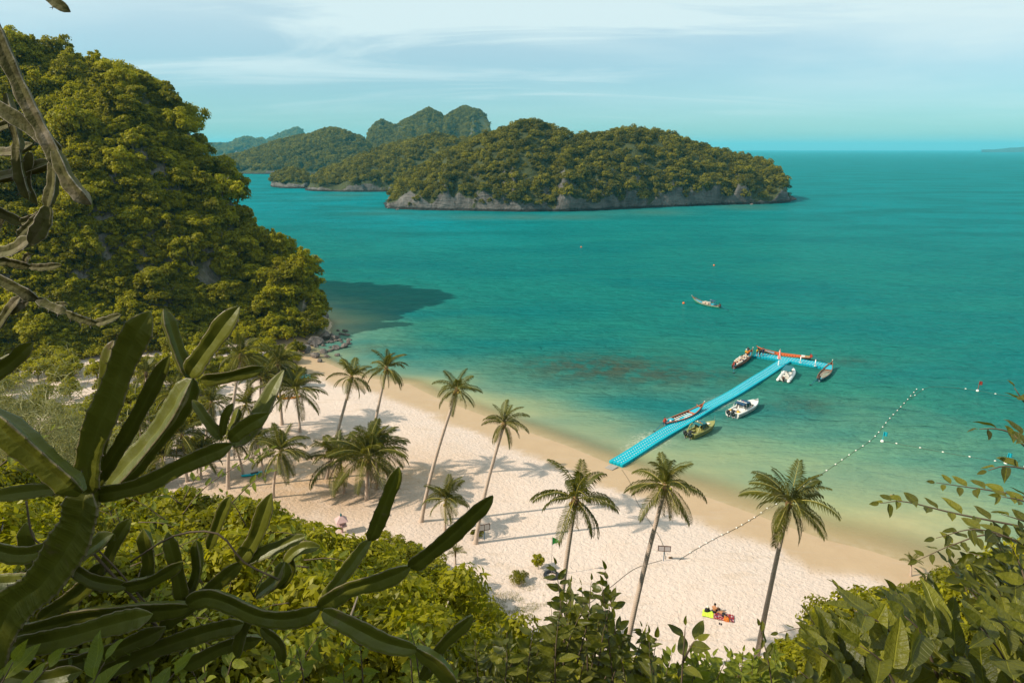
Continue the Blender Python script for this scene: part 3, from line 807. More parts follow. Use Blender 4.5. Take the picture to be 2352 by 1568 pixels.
def palm(label, base, crown, wpx, nf=20, seed=1, coco=0, dry=1, bow=0.0, thick=1.0, ly=0.0, upright=0.0, wind=0.16, green=False):
    rg = random.Random(seed)
    b = gt(*base)
    top = at(crown[0], crown[1], b.y + ly)
    o = thing('coconut_palm', label, 'palm tree', b, group='coconut palms along the beach')
    h = top - b
    hh = max(h.length, 0.6)
    L = wpx / 2 / FOC * proj(top)[2] / 1.02
    r = min(0.22, 0.06 + hh * 0.017) * thick
    P0, P3 = Vector((0, 0, -0.5)), h
    P1 = Vector((h.x * (0.10 + bow), h.y * 0.1, h.z * 0.35)); P2 = Vector((h.x * (0.55 + bow), h.y * 0.5, h.z * 0.72))
    n = max(6, int(hh * 1.6)); pts, rad = [], []
    for k in range(n + 1):
        q = k / n
        pts.append(P0 * (1 - q) ** 3 + P1 * 3 * q * (1 - q) ** 2 + P2 * 3 * q * q * (1 - q) + P3 * q ** 3)
        rad.append(r * (1.0 - 0.36 * q + 0.9 * math.exp(-q * hh / 0.55)) * (1 + 0.045 * (k % 2)))
    MB().tube(pts, rad, 9).build('trunk', M_palmbark, o, True)
    MB().tube([h - (pts[-1] - pts[-2]).normalized() * 0.5, h + Vector((0, 0, 0.05)), h + Vector((0, 0, .45))], [r * 0.75, r * 1.35, r * 0.4], 8).build('crownshaft', M_husk, o, True)
    off = rg.random() * 6.28
    def put(fm, az, tilt, s):
        x = link('frond', fm[0], o); x.location = h + Vector((0, 0, 0.12)); x.rotation_euler = (rg.uniform(-.35, .35), tilt, az); x.scale = (s,) * 3
        y = link('midrib', fm[1], x)
    nf = int(nf * 1.05)
    for k in range(nf):
        q = min(1, max(0, (k + 0.5) / nf - upright * 0.12))
        cl = min(7, int(q * 8 * (1 - upright * 0.45)))
        if cl == 7 and rg.random() < 0.5: cl = 5
        az = off + k * 2.39996 + rg.uniform(-.35, .35)
        dirx = math.cos(az)
        az -= wind * math.sin(az)          # wind from the left swings the leaves over
        put(FR[cl][rg.randrange(2)], az, rg.uniform(-.30, .26), L * rg.uniform(0.86, 1.08) * (0.85 if cl == 0 else 1))
    for k in range(dry):
        put(FR_DRY[rg.randrange(2)], rg.random() * 6.28, rg.uniform(-.1, .1), L * rg.uniform(.7, .9))
    for k in range(coco):
        a = rg.random() * 6.28
        c = link('coconut', COCOG if green else COCO, o); c.location = h + Vector((math.cos(a) * (r + .16), math.sin(a) * (r + .16), rg.uniform(-.45, 0.0)))
        c.rotation_euler = (rg.uniform(-.5, .5), rg.uniform(-.5, .5), 0)
    return o
palm('tall coconut palm at far right with its bent trunk rising beside the sunbathers', (1733, 1535), (1812, 1158), 235, 22, 11, 0, 2, bow=0.12)
palm('tall curved coconut palm standing just left of the wooden sign on the open sand', (1418, 1600), (1528, 1120), 212, 20, 12, 7, 1, bow=0.1, green=True)
palm('coconut palm heavy with brown nuts and husks near the green flag', (1270, 1600), (1322, 1150), 225, 17, 13, 14, 3, bow=0.0, upright=0.15)
palm('slender palm in mid beach whose thick foot stands beside the grey signboard', (1091, 1247), (1158, 975), 126, 17, 14, 0, 2, bow=0.10)
palm('slender leaning palm left of centre, crown against the shallow water', (966, 1197), (1050, 897), 122, 17, 15, 5, 1, bow=0.12)
palm('tall palm whose crown stands highest against the blue water left of centre', (842, 1112), (888, 848), 128, 19, 16, 3, 1, bow=0.1)
palm('drooping palm just left of the highest crown, trunk bending over white sand', (748, 1098), (808, 868), 124, 18, 17, 6, 1, bow=0.2, green=True)
palm('squat bushy palm at the heart of the low palm clump', (842, 1146), (846, 1052), 205, 26, 18, 4, 3, thick=1.3, upright=0.35)
palm('low bushy palm on the left side of the palm clump', (792, 1130), (782, 1058), 185, 22, 19, 0, 2, thick=1.3, upright=0.5)
palm('brownish half dry palm on the right side of the palm clump', (868, 1122), (872, 1030), 165, 20, 20, 0, 5, thick=1.2, upright=0.3)
palm('short palm with pale trunk above the leafy bushes near the long cactus tip', (1022, 1216), (1024, 1150), 132, 20, 21, 2, 1, upright=0.3)
palm('wide palm in front of the turquoise beach tents', (690, 992), (680, 898), 160, 22, 22, 3, 2, upright=0.2)
palm('tall pale trunked palm at the left edge of the grove before the jungle', (523, 1122), (554, 818), 138, 22, 23, 4, 2, bow=0.05)
palm('pale sunlit palm crown behind the turquoise tents', (648, 975), (640, 836), 142, 22, 24, 2, 3)
palm('broad palm over brown sand left of the palm clump', (627, 1142), (645, 1038), 158, 22, 25, 6, 2, green=True)
palm('palm crown glimpsed between the tall cactus arms at far left', (345, 1020), (336, 858), 112, 20, 26, 6, 2)
palm('low palm behind the thick dark cactus arm', (335, 1105), (320, 975), 120, 20, 27, 4, 2)
palm('palm crown just right of the branching cactus fork', (430, 1105), (418, 1000), 140, 22, 28, 2, 3)
palm('curved palm with dark trunk behind the broad palm', (608, 1092), (590, 1010), 120, 18, 29, 0, 2, bow=.2)
palm('pale palm crown below the cactus fork, before the jungle foot', (548, 1015), (566, 930), 130, 20, 30, 2, 2)
palm('leaning palm hidden among the grove beneath the cactus fork', (472, 1062), (486, 926), 118, 20, 31, 2, 2)
palm('palm crown just left of the tallest pale trunk in the grove', (410, 1030), (404, 905), 130, 20, 41, 2, 2)
palm('bushy palm under the horizontal cactus arm', (462, 1100), (462, 1042), 130, 20, 42, 0, 2, thick=1.1, upright=.3)
palm('palm leaning left between the broad palm and the pale trunk', (560, 1090), (535, 1010), 125, 18, 43, 3, 2)
palm('palm against the jungle foot above the tarp shelters', (598, 985), (600, 868), 130, 20, 44, 2, 2)
palm('low palm beside the thick cactus arm on the grove floor', (372, 1110), (374, 1050), 120, 18, 45, 0, 1, upright=.3)
palm('young stemless palm among bushes below the grey signboard', (1046, 1296), (1046, 1272), 58, 12, 32, 0, 0, upright=0.9)
palm('young palm with pale fronds at the beach edge on the far right', (2092, 1322), (2092, 1292), 60, 10, 33, 0, 0, upright=0.9)
palm('young palm tucked in the bushes between the two signs', (1372, 1462), (1372, 1424), 60, 10, 34, 0, 0, upright=0.9)

# ================================================================== BUSHES AND TREES ON THE NEAR SLOPE
SH = []
for i in range(6):
    rx, rz = [(1.5, 1.05), (1.7, 1.2), (1.3, 1.3), (1.8, 1.0), (1.5, 1.4), (1.4, 0.95)][i]
    SH.append((crown_mesh('foliage', 500 + i, M_leaf_shrub, 3400, 0.21, rx, rz, 22, (0.18, 0.36), 0.15, up=0.6, elong=2.1), trunk_mesh('stem', 500 + i, M_bark, 1.0, 0.07, 6, 0.9, 0.9)))
SHN = []
for i in range(5):
    rx, rz = [(1.5, 1.05), (1.7, 1.2), (1.3, 1.3), (1.8, 1.0), (1.5, 1.4)][i]
    SHN.append((crown_mesh('foliage', 520 + i, M_leaf_shrub, 7000, 0.15, rx, rz, 30, (0.15, 0.32), 0.15, up=0.5, elong=2.3, shell=0.5), SH[i][1]))
rg = np.random.default_rng(31)
Y = 3.4 + 72 * rg.random(14000) ** 1.9; X = Y * rg.uniform(-0.98, 0.98, 14000)
S = slope_z(X, Y); D = shore_dist(X, Y); B = beach_z(X, Y, D)
got = []
GX = {}
for q in np.argsort(Y):
    if not (S[q] > B[q] - 0.9) or D[q] < 4: continue
    x, y = X[q], Y[q]; z = max(S[q], B[q])
    u, v, f = proj((x, y, z + 1.4))
    if u < -110 or u > 2460 or v > 1660: continue
    if y < 9 and u > 1000: continue
    sp = min(2.9, 0.36 + 0.085 * y)
    if any((x - a) ** 2 + (y - b) ** 2 < sp * sp for a, b, c in got): continue
    got.append((x, y, z))
got.sort(key=lambda p: p[1])
print('SLOPE SHRUBS', len(got))
def szone(u, v, f, big):
    dist = 'nearest' if f < 9 else 'close' if f < 18 else 'mid slope' if f < 38 else 'farther'
    if u > 2100: w = 'behind the big dark leaves at the right edge'
    elif u > 1750: w = 'behind the dark bush, right of the tallest palm'
    elif u > 1400: w = 'at the foot of the slope below the sunbathers'
    elif u > 1100: w = 'at the bottom centre before the sand'
    elif u > 850: w = 'below the tip of the long cactus arm'
    elif u > 600: w = 'below the pink shrine'
    elif u > 350: w = 'behind the low cactus joints'
    elif u > 150: w = 'behind the tall cactus trunk'
    else: w = 'at the far left edge below the casuarinas'
    return '%s %s leafy shrub %s' % (dist, 'broad' if big else 'small', w)
for (x, y, z) in got[:300]:
    u, v, f = proj((x, y, z + 1))
    q_ = rg.random()
    lab = szone(u, v, f, q_ > 0.5)
    s = min(1.35, 0.24 + 0.04 * y) * (0.65 + 0.8 * q_)
    k = int(rg.integers(0, 6))
    o = thing('shrub', lab, 'shrub', (x, y, z - 0.15), (0, 0, rg.random() * 6.28), 'shrubs: ' + lab, s)
    lib = SHN if y < 26 else SH; k = k % len(lib)
    link('stem', lib[k][1], o); link('foliage', lib[k][0], o)
# taller broadleaf trees where the slope meets the sand
BT = []
for i in range(4):
    rx, rz = [(2.6, 2.1), (2.2, 2.4), (3.0, 1.9), (2.4, 2.0)][i]
    BT.append((crown_mesh('crown', 540 + i, M_leaf_shrub, 7500, 0.24, rx, rz, 30, (0.16, 0.32), 1.0, up=0.6, elong=2.3), trunk_mesh('trunk', 540 + i, M_bark, 2.4, 0.13, 8, 1.7, 1.6)))
for i, (u, v, s, lab) in enumerate([(835, 1335, 1.0, 'rounded broadleaf tree beside the small pink shrine'), (905, 1330, 0.95, 'dark broadleaf tree left of the big central tree'),
        (985, 1400, 1.15, 'big dark branching tree at the centre of the lower thicket'), (1060, 1420, 0.95, 'open branched tree at the right edge of the lower thicket'),
        (700, 1300, 1.0, 'bright broadleaf tree under the palm clump'), (770, 1345, 0.9, 'small glossy tree just left of the pink shrine'), (640, 1260, 0.9, 'yellow green tree left of the thicket, near pale palm trunks'),
        (560, 1210, 0.9, 'sunlit tree below the grove of palms'), (1000, 1500, 1.0, 'low spreading tree below the central tree'), (1120, 1490, 0.8, 'small tree at the sand edge, bottom centre'), (880, 1470, 1.0, 'broad tree above the bottom edge near the white twigs')]):
    p = gt(u, v)
    o = thing('broadleaf_tree', lab, 'tree', p, (0, 0, i * 1.7), 'broadleaf trees at the foot of the slope', s)
    link('trunk', BT[i % 4][1], o); link('crown', BT[i % 4][0], o)
# broadleaf trees filling the flat ground behind the cactus, under the headland
rgt = random.Random(81); spotsg = []
for k in range(420):
    u, v = rgt.uniform(-90, 500), rgt.uniform(838, 1120)
    if k % 3 == 0: u, v = rgt.uniform(360, 690), rgt.uniform(812, 885)
    elif u > 380 and v > 1000 and rgt.random() < .6: continue
    p = gt(u, v)
    if zt(p.x, p.y) > 4 or any((p - q).length < 3.4 for q in spotsg): continue
    spotsg.append(p)
spotsg = spotsg[:95]
for i, p in enumerate(spotsg):
    u, v, f = proj(p)
    lab = 'grove tree %s, %s' % ('at the jungle foot' if v < 930 else 'mid grove' if v < 1030 else 'at the near grove edge', 'left of the tall cactus' if u < 180 else 'behind the tall cactus arms' if u < 340 else 'right of the tall cactus')
    o = thing('grove_tree', lab, 'tree', (p.x, p.y, p.z - .3), (0, 0, i * 1.3), 'grove: ' + lab, rgt.uniform(.6, 1.05))
    h_ = HC[i % 7]; link('trunk', h_[1], o); link('crown', h_[0], o)
# pale feathery casuarina at far left
M_feather = leaf_mat('feathery_needles', (0.17, 0.16, 0.06), (0.30, 0.28, 0.11), (0.3, 0.28, 0.08), 0.35, varobj=0.1)
rgf = np.random.default_rng(77)
lobes = [((rgf.normal() * 1.5, rgf.normal() * 1.5, 0.6 + 4.2 * rgf.random() ** 0.9), 0.7 + .5 * rgf.random(), 1.5) for _ in range(26)]
for i, (u, v, Y, s, lab) in enumerate([(70, 1010, 22, 1.25, 'pale feathery casuarina in front of the jungle at far left'), (165, 1010, 25, 1.1, 'smaller pale feathery casuarina right of the first')]):
    V, F, tone = leaf_cloud(rgf, lobes, 11000, 0.38, up=0.2, elong=22, jit=1.3, shell=0.2)
    p = at(u, v, Y)
    o = thing('casuarina_tree', lab, 'tree', (p.x, p.y, zt(p.x, p.y) + 0.4), (0, 0, i), 'feathery casuarinas', s)
    link('trunk', MB().tube([(0, 0, -2), (0.05, 0, 1.5), (0, .1, 4.2)], [.12, .09, .03], 6).mesh('trunk', M_bark, True), o)
    link('crown', np_mesh('crown', V, F, M_feather, False, {'tone': tone}), o)
# leafy bushes standing alone on the sand
for u, v, s, k, lab in [(1192, 1338, 0.62, 3, 'rounded dark green beach bush just left of the tyre'), (1236, 1306, 0.60, 2, 'upright yellow green beach bush beside the green flag'), (1098, 1232, 0.55, 0, 'leafy tuft around the foot of the slender palm')]:
    p = gt(u, v)
    o = thing('beach_bush', lab, 'bush', p, (0, 0, k), 'leafy bushes on the sand', (s * 0.85, s * 0.85, s * (1.25 if k == 2 else 1.0)))
    link('stem', SH[k][1], o); link('foliage', SH[k][0], o)
# creeping grass at the edge of the sand
M_grass = leaf_mat('beach_grass', (0.11, 0.12, 0.02), (0.24, 0.22, 0.05), (0.25, 0.24, 0.04), 0.3, varobj=0.1)
rgg = np.random.default_rng(9); n = 5200
c = gt(1172, 1392); gx_ = c.x + rgg.normal(size=n) * 2.6; gy_ = c.y + rgg.normal(size=n) * 2.2
keep = fbm(gx_ / 1.5, gy_ / 1.5, 3, 4) > -0.05; gx_, gy_ = gx_[keep], gy_[keep]; n = len(gx_)
gz_ = land_z(gx_, gy_); a = rgg.random(n) * 6.283; hgt_ = 0.12 + 0.28 * rgg.random(n)
b0 = np.stack([gx_, gy_, gz_], 1); wv_ = np.stack([np.cos(a), np.sin(a), np.zeros(n)], 1) * 0.014
tip = b0 + np.stack([np.sin(a) * hgt_ * .6, -np.cos(a) * hgt_ * .6, hgt_], 1)
V = np.stack([b0 - wv_, b0 + wv_, tip], 1).reshape(-1, 3)
me = np_mesh('beach_grass', V, np.arange(3 * n).reshape(n, 3), M_grass, False, {'tone': np.repeat(rgg.random(n), 3)})
tag(link('beach_grass', me), 'patch of creeping green grass at the sand edge', 'grass', kind='stuff')

# ================================================================== FOREGROUND: CACTUS
t = NT('cactus_skin')
cn = t.noise(14.0, 4, 0.6, t.coord()); cn2 = t.noise(60.0, 3, 0.6, t.coord())
oi = t.n.new('ShaderNodeObjectInfo')
cc = t.mix(cn, (0.045, 0.051, 0.003), (0.115, 0.117, 0.008))
csc = t.noise(5.0, 6, 0.7, t.coord(), 0.6); cc = t.mix(t.rng(csc, 0.60, 0.70, 0, 0.8), cc, (0.13, 0.09, 0.05))
cc = t.mix(t.math('MULTIPLY', oi.outputs['Random'], 0.45), cc, (0.14, 0.145, 0.015))
cc = t.mix(t.rng(t.attr('valley'), 0.55, 1.0, 0, 0.55), cc, (0.13, 0.137, 0.018))
cc = t.mix(t.rng(t.math('ADD', t.attr('edge'), t.math('MULTIPLY', t.math('SUBTRACT', cn2, 0.5), 0.8)), 0.62, 1.0), cc, (0.19, 0.15, 0.085))  # rib margin pigment, paled further as a painted highlight on the edges
bs = t.pbr(cc, 0.45, 0.35, t.bump(t.math('ADD', cn, t.math('MULTIPLY', cn2, 0.3)), 0.35, 0.01))
tl = t.n.new('ShaderNodeBsdfTranslucent'); tl.inputs[0].default_value = (0.20, 0.24, 0.02, 1)
mx = t.n.new('ShaderNodeMixShader'); mx.inputs[0].default_value = 0.14
t.l.new(bs, mx.inputs[1]); t.l.new(tl.outputs[0], mx.inputs[2]); M_cactus = t.done(mx.outputs[0])
t = NT('old_cactus_skin')
cn = t.noise(9.0, 5, 0.65, t.coord()); cn2 = t.noise(45.0, 3, 0.6, t.coord())
cc = t.ramp(cn, [(0.32, (0.04, 0.036, 0.012)), (0.5, (0.085, 0.080, 0.022)), (0.60, (0.12, 0.10, 0.05)), (0.72, (0.26, 0.22, 0.17))])
cc = t.mix(t.rng(t.attr('edge'), 0.6, 1.0), cc, (0.33, 0.28, 0.22))
M_oldcactus = t.done(t.pbr(cc, 0.7, 0.2, t.bump(t.math('ADD', cn, t.math('MULTIPLY', cn2, .4)), 0.6, 0.012)))
M_spine = paint('cactus_spine', (0.07, 0.05, 0.035), 0.6)

def catmull(pts, n):
    P = [pts[0] * 2 - pts[1]] + pts + [pts[-1] * 2 - pts[-2]]
    out = []
    segs = len(pts) - 1
    for k in range(n + 1):
        f = k / n * segs; i = min(int(f), segs - 1); q = f - i
        a, b, c, d = P[i], P[i + 1], P[i + 2], P[i + 3]
        out.append(0.5 * ((2 * b) + (c - a) * q + (2 * a - 5 * b + 4 * c - d) * q * q + (3 * b - a - 3 * c + d) * q ** 3))
    return out
def cactus_segment(parent, pts, width, roll, seed, old=False, name='stem_segment', ribs=3):
    """three-winged fleshy joint, pinched at both ends, with a toothed margin"""
    rg = random.Random(seed)
    pts = [Vector(p) for p in pts]
    ln = sum((pts[i + 1] - pts[i]).length for i in range(len(pts) - 1))
    n = max(14, int(ln / 0.014))
    path = catmull(pts, n)
    Rr = width * (0.80 if old else 0.72) / 1.66
    rows, edge, val = [], [], []
    prev = None; spines = MB()
    wob = [rg.uniform(0, 6.28) for _ in range(4)]
    for k, p in enumerate(path):
        q = k / n
        d = (path[min(k + 1, n)] - path[max(k - 1, 0)]).normalized()
        if prev is None:
            a = d.cross(Vector((0, -1, 0.3))); a.normalize()
        else: a = (prev - d * prev.dot(d)).normalized()
        prev = a; b = a.cross(d)
        s0 = q * ln / (width * 0.55); s1 = (1 - q) * ln / (width * 0.75)
        env = min(1, (0.55 if old else 0.34) + (0.45 if old else 0.66) * math.sin(min(1, s0) * math.pi / 2)) * min(1, 0.12 + 0.88 * math.sin(min(1, s1) * math.pi / 2) ** 0.8)
        env *= 1 + 0.07 * math.sin(q * ln / width * 2.4 + wob[0])
        tooth = (0.5 + 0.5 * math.sin(k * 1.57 + wob[1])) ** 2
        row = []
        for r in range(ribs):
            A0 = roll + r * 6.2832 / ribs
            rt = Rr * env * ((0.90 if old else 0.955) + (0.15 if old else 0.075) * tooth + 0.03 * math.sin(k * .37 + wob[2] + r))
            thin = 0.11
            for da, rr, ed, vl in ((-thin * 1.7, rt * 0.80, 0.25, 0.0), (-thin * 0.55, rt * 0.965, .8, 0), (0, rt, 1.0, 0), (thin * 0.55, rt * 0.965, .8, 0), (thin * 1.7, rt * 0.80, 0.25, 0), (3.1416 / ribs, Rr * env * (0.33 + 0.03 * math.sin(k * .8)), 0, 1.0)):
                row.append(p + (a * math.cos(A0 + da) + b * math.sin(A0 + da)) * rr); edge.append(ed); val.append(vl)
            if tooth > 0.93 and 0.04 < q < 0.97:
                o = p + (a * math.cos(A0) + b * math.sin(A0)) * rt
                for sgn in (-1, 1):
                    v = ((a * math.cos(A0) + b * math.sin(A0)) + d * 0.5 * sgn).normalized()
                    spines.tube([o, o + v * 0.0075], [0.0013, 0.0003], 3, False)
        rows.append(row)
    m = MB().grid(rows, True)
    nr_ = len(rows[0])
    m.f.append(tuple(range(nr_))[::-1]); m.f.append(tuple(range(n * nr_, n * nr_ + nr_)))
    me = m.mesh(name, M_oldcactus if old else M_cactus, False)
    for an, vv in (('edge', edge), ('valley', val)):
        at_ = me.attributes.new(an, 'FLOAT', 'POINT'); at_.data.foreach_set('value', vv)
    o = link(name, me, parent)
    if spines.v:
        sp = spines.build('spines', M_spine, o); sp['kind'] = 'stuff'
    return o
def cactus(label, root_px, Y, segs, old=False, seed=0):
    root = at(root_px[0], root_px[1], Y); root.z = zt(root.x, root.y)
    o = thing('candelabra_cactus', label, 'cactus', root, group=None)
    for k, s in enumerate(segs):
        pp, w = s[0], s[1]; Ys = s[2] if len(s) > 2 else Y
        if isinstance(Ys, (int, float)): Ys = [Ys] * len(pp)
        pts = [at(u, v, y) - root for (u, v), y in zip(pp, Ys)]
        cactus_segment(o, pts, w / FOC * proj(at(pp[0][0], pp[0][1], Ys[0]))[2], (s[3] if len(s) > 3 else (k * 1.3 + seed)), seed * 50 + k, old)
    return o
cactus('tall candelabra cactus with upright three winged arms at left', (60, 1750), 2.0, [
    ([(-60, 1700), (20, 1420), (110, 1330), (185, 1215), (205, 1120)], 108, 2.0, 0.5),
    ([(200, 1135), (215, 1020), (262, 900), (300, 800), (345, 716)], 78, 2.0, 0.3),
    ([(205, 1110), (235, 980), (262, 782)], 58, 2.12, 0.9),
    ([(215, 1120), (300, 985), (388, 818)], 44, 2.16, 0.2),
    ([(250, 1128), (330, 1040), (400, 950), (442, 868)], 76, 2.3, 1.1),
    ([(436, 862), (480, 800), (550, 704)], 62, 2.3, 0.45),
    ([(432, 868), (404, 800), (376, 710)], 44, 2.32, 1.5),
    ([(462, 872), (530, 862), (606, 843)], 40, 2.28, 0.1),
    ([(455, 860), (478, 820), (486, 795)], 30, 2.42, 0.7),
    ([(215, 1135), (330, 1110), (430, 1062), (535, 1018)], 54, 2.05, 0.25),
    ([(530, 1015), (580, 990), (652, 850)], 54, [2.1, 2.12, 2.2], 0.9),
    ([(528, 1010), (565, 978), (618, 948)], 50, 2.0, 0.3),
    ([(508, 1008), (478, 970), (442, 918)], 32, 2.1, 0.0),
    ([(512, 1000), (518, 960), (535, 925)], 26, 2.08, 0.5),
    ([(520, 1000), (540, 965), (548, 938)], 24, 2.15, 1.2),
    ([(190, 1130), (90, 1045), (-40, 930)], 92, 1.8, 0.85),
    ([(185, 1118), (90, 1125), (-20, 1140)], 44, 1.9, 0.4),
    ([(-30, 870), (30, 830), (76, 786)], 48, 1.9, 0.2),
    ([(-40, 905), (-5, 850), (40, 815)], 40, 2.0, 1.0),
], seed=1)
cactus('sprawling cactus whose long jointed arm reaches over the bushes', (-100, 1800), 2.3, [
    ([(-60, 1460), (60, 1445), (200, 1412), (330, 1400), (440, 1392)], 62, 2.3, 0.2),
    ([(430, 1385), (490, 1368), (600, 1412), (680, 1415), (736, 1396)], 60, 2.3, 0.35),
    ([(732, 1394), (800, 1350), (870, 1330), (944, 1300)], 56, 2.3, 0.3),
    ([(942, 1300), (1020, 1240), (1132, 1138)], 52, [2.3, 2.28, 2.25], 0.25),
    ([(745, 1378), (800, 1310), (852, 1238)], 42, 2.4, 0.9),
    ([(850, 1240), (880, 1165), (916, 1072)], 46, 2.4, 0.2),
    ([(742, 1402), (800, 1430), (880, 1470), (962, 1492)], 62, 2.2, 0.6),
    ([(955, 1488), (1010, 1525), (1050, 1580)], 54, 2.2, 0.1),
    ([(968, 1560), (1015, 1480), (1086, 1412)], 40, 2.3, 0.3),
    ([(-40, 1490), (120, 1470), (260, 1432), (350, 1410)], 66, 2.1, 0.7),
    ([(100, 1540), (240, 1500), (380, 1440)], 54, 2.4, 0.4),
    ([(370, 1440), (470, 1360), (556, 1288)], 44, 2.5, 0.2),
    ([(550, 1290), (590, 1230), (624, 1132)], 50, 2.5, 0.5),
    ([(560, 1290), (620, 1265), (702, 1230)], 38, 2.5, 0.9),
    ([(420, 1380), (405, 1300), (385, 1222)], 42, 2.5, 0.1),
    ([(432, 1375), (455, 1310), (450, 1240)], 34, 2.55, 0.8),
    ([(585, 1400), (560, 1450), (545, 1510)], 38, 2.5, 0.3),
    ([(240, 1310), (270, 1240), (300, 1190)], 40, 2.5, 0.5),
    ([(590, 1370), (640, 1330), (655, 1290)], 48, 2.55, 1.2),
    ([(480, 1260), (510, 1180), (528, 1140)], 34, 2.6, .4),
    ([(-40, 1250), (60, 1270), (170, 1240)], 58, 2.35, .4),
    ([(-30, 1340), (80, 1330), (190, 1275), (260, 1225)], 52, 2.4, .9),
    ([(90, 1420), (190, 1350), (240, 1290)], 50, 2.5, .2),
    ([(150, 1290), (215, 1330), (300, 1345)], 46, 2.45, .6),
    ([(280, 1345), (350, 1330), (420, 1290)], 42, 2.45, .1),
    ([(200, 1560), (330, 1500), (470, 1450), (560, 1430)], 54, 2.45, .5),
    ([(420, 1530), (520, 1480), (600, 1465)], 46, 2.6, .3),
    ([(-20, 1545), (90, 1560), (190, 1540)], 56, 2.2, .8),
    ([(330, 1370), (345, 1290), (330, 1215)], 44, 2.6, .5),
    ([(600, 1440), (640, 1475), (650, 1520)], 36, 2.6, .5),
    ([(110, 1350), (70, 1270), (60, 1200)], 46, 2.5, .3),
    ([(655, 1290), (690, 1260), (735, 1255)], 36, 2.6, .9),
    ([(640, 1350), (665, 1310), (660, 1265)], 34, 2.62, .2),
], seed=3)
cactus('old grey brown cactus branch hanging down the left edge', (-420, 1200), 1.7, [
    ([(-40, -10), (10, 110), (62, 225), (105, 310), (150, 395)], 46, 1.7, 0.4),
    ([(128, 345), (160, 415), (210, 470)], 44, 1.66, 0.2),
    ([(-40, 225), (40, 275), (110, 325), (140, 360)], 40, 1.72, 0.6),
    ([(15, 215), (35, 290), (48, 350)], 30, 1.8, 0.1),
    ([(38, 330), (46, 400), (66, 460)], 30, 1.8, 0.5),
    ([(70, 350), (62, 420), (84, 470)], 26, 1.84, 0.9),
    ([(-30, 415), (40, 400), (120, 372)], 34, 1.85, 1.0),
    ([(125, 370), (122, 430), (108, 480)], 34, 1.75, 0.3),
    ([(112, 475), (98, 520), (68, 560)], 44, 1.74, 0.9),
    ([(72, 548), (30, 575), (-30, 585)], 36, 1.75, 0.4),
    ([(-30, 470), (20, 495), (58, 512)], 34, 1.8, 0.2),
    ([(50, 512), (85, 500), (120, 488)], 28, 1.78, .2),
    ([(90, 495), (60, 525), (42, 545)], 22, 1.76, .7),
    ([(-40, 585), (20, 600), (72, 612)], 28, 1.8, 0.1),
    ([(68, 612), (100, 614), (142, 608)], 20, 1.8, 0.4),
    ([(55, 606), (62, 588), (74, 584)], 14, 1.8, 0.4),
    ([(-40, 620), (30, 655), (92, 690)], 34, 1.75, 0.3),
    ([(86, 688), (120, 705), (158, 720)], 26, 1.75, 0.8),
    ([(152, 716), (190, 732), (228, 743)], 23, 1.75, 0.2),
    ([(222, 742), (248, 735), (278, 722)], 22, 1.75, 0.5),
    ([(118, 712), (135, 700), (158, 698)], 16, 1.78, 0.5),
    ([(-20, 350), (30, 350), (75, 330)], 28, 1.9, 0.8),
    ([(-30, 300), (20, 285), (60, 262)], 26, 1.95, 0.3),
    ([(-20, 560), (-5, 520), (10, 480)], 30, 1.9, 0.3),
    ([(-10, 760), (20, 715), (48, 680)], 26, 1.95, 0.6),
    ([(25, 720), (45, 705), (66, 690)], 18, 1.95, 0.2),
    ([(-420, 1500), (-390, 900), (-300, 250), (-150, -60), (-38, -12)], 60, 1.75, 0.2),
    ([(-350, 520), (-200, 330), (-36, 226)], 40, 1.74, 0.5),
    ([(-385, 760), (-200, 520), (-28, 416)], 36, 1.84, 0.3),
    ([(-395, 900), (-220, 600), (-28, 472)], 36, 1.8, 0.6),
    ([(-400, 950), (-220, 700), (-38, 588)], 34, 1.8, 0.1),
    ([(-405, 1050), (-220, 760), (-38, 622)], 36, 1.76, 0.4),
    ([(-400, 1000), (-180, 860), (-12, 758)], 30, 1.9, 0.4),
], True, seed=5)
cactus('short grey cactus tip poking in at the top edge', (-400, 900), 1.75, [([(60, -60), (110, -8), (162, 28)], 30, 1.75, 0.5), ([(-400, 1300), (-340, 300), (-150, -160), (62, -62)], 40, 1.78, 0.2)], True, seed=7)

# ================================================================== FOREGROUND: LEAFY BRANCHES
M_leaf_big = leaf_mat('broad_leaf', (0.040, 0.046, 0.005), (0.165, 0.160, 0.012), (0.30, 0.29, 0.010), 0.30, rough=0.42, spec=0.28, varobj=0.95, veins=True)
M_leaf_vine = leaf_mat('vine_leaf', (0.10, 0.125, 0.010), (0.20, 0.215, 0.018), (0.32, 0.34, 0.015), 0.40, rough=0.45, varobj=0.95, veins=True)
M_twig = paint('twig_bark', (0.12, 0.085, 0.055), 0.8, 0.2, 0.4, 20)
M_palet = paint('bleached_twig', (0.42, 0.34, 0.26), 0.85, 0.2, 0.3, 20)
def leaf_blade(name, wid, curl, fold, mat, tipq=0.75, n=8):
    """one leaf of unit length along +X, folded at the midrib and arched"""
    m = MB(); rows = []
    for k in range(n + 1):
        q = k / n
        w = wid * 0.5 * (math.sin(math.pi * q ** tipq) ** 0.85 if 0 < q < 1 else 0.012)
        z = -curl * q * q + 0.03 * math.sin(q * 9)
        rows.append([Vector((q, -w, z + fold * w)), Vector((q, -w * .5, z + fold * w * .45)), Vector((q, 0, z)), Vector((q, w * .5, z + fold * w * .45)), Vector((q, w, z + fold * w))])
    return m.grid(rows).mesh(name, mat, True)
BLADE = [leaf_blade('leaf', w, c, f, M_leaf_big) for w, c, f in ((0.46, 0.16, 0.35), (0.40, 0.30, 0.5), (0.50, 0.08, 0.25), (0.42, 0.22, 0.7))]
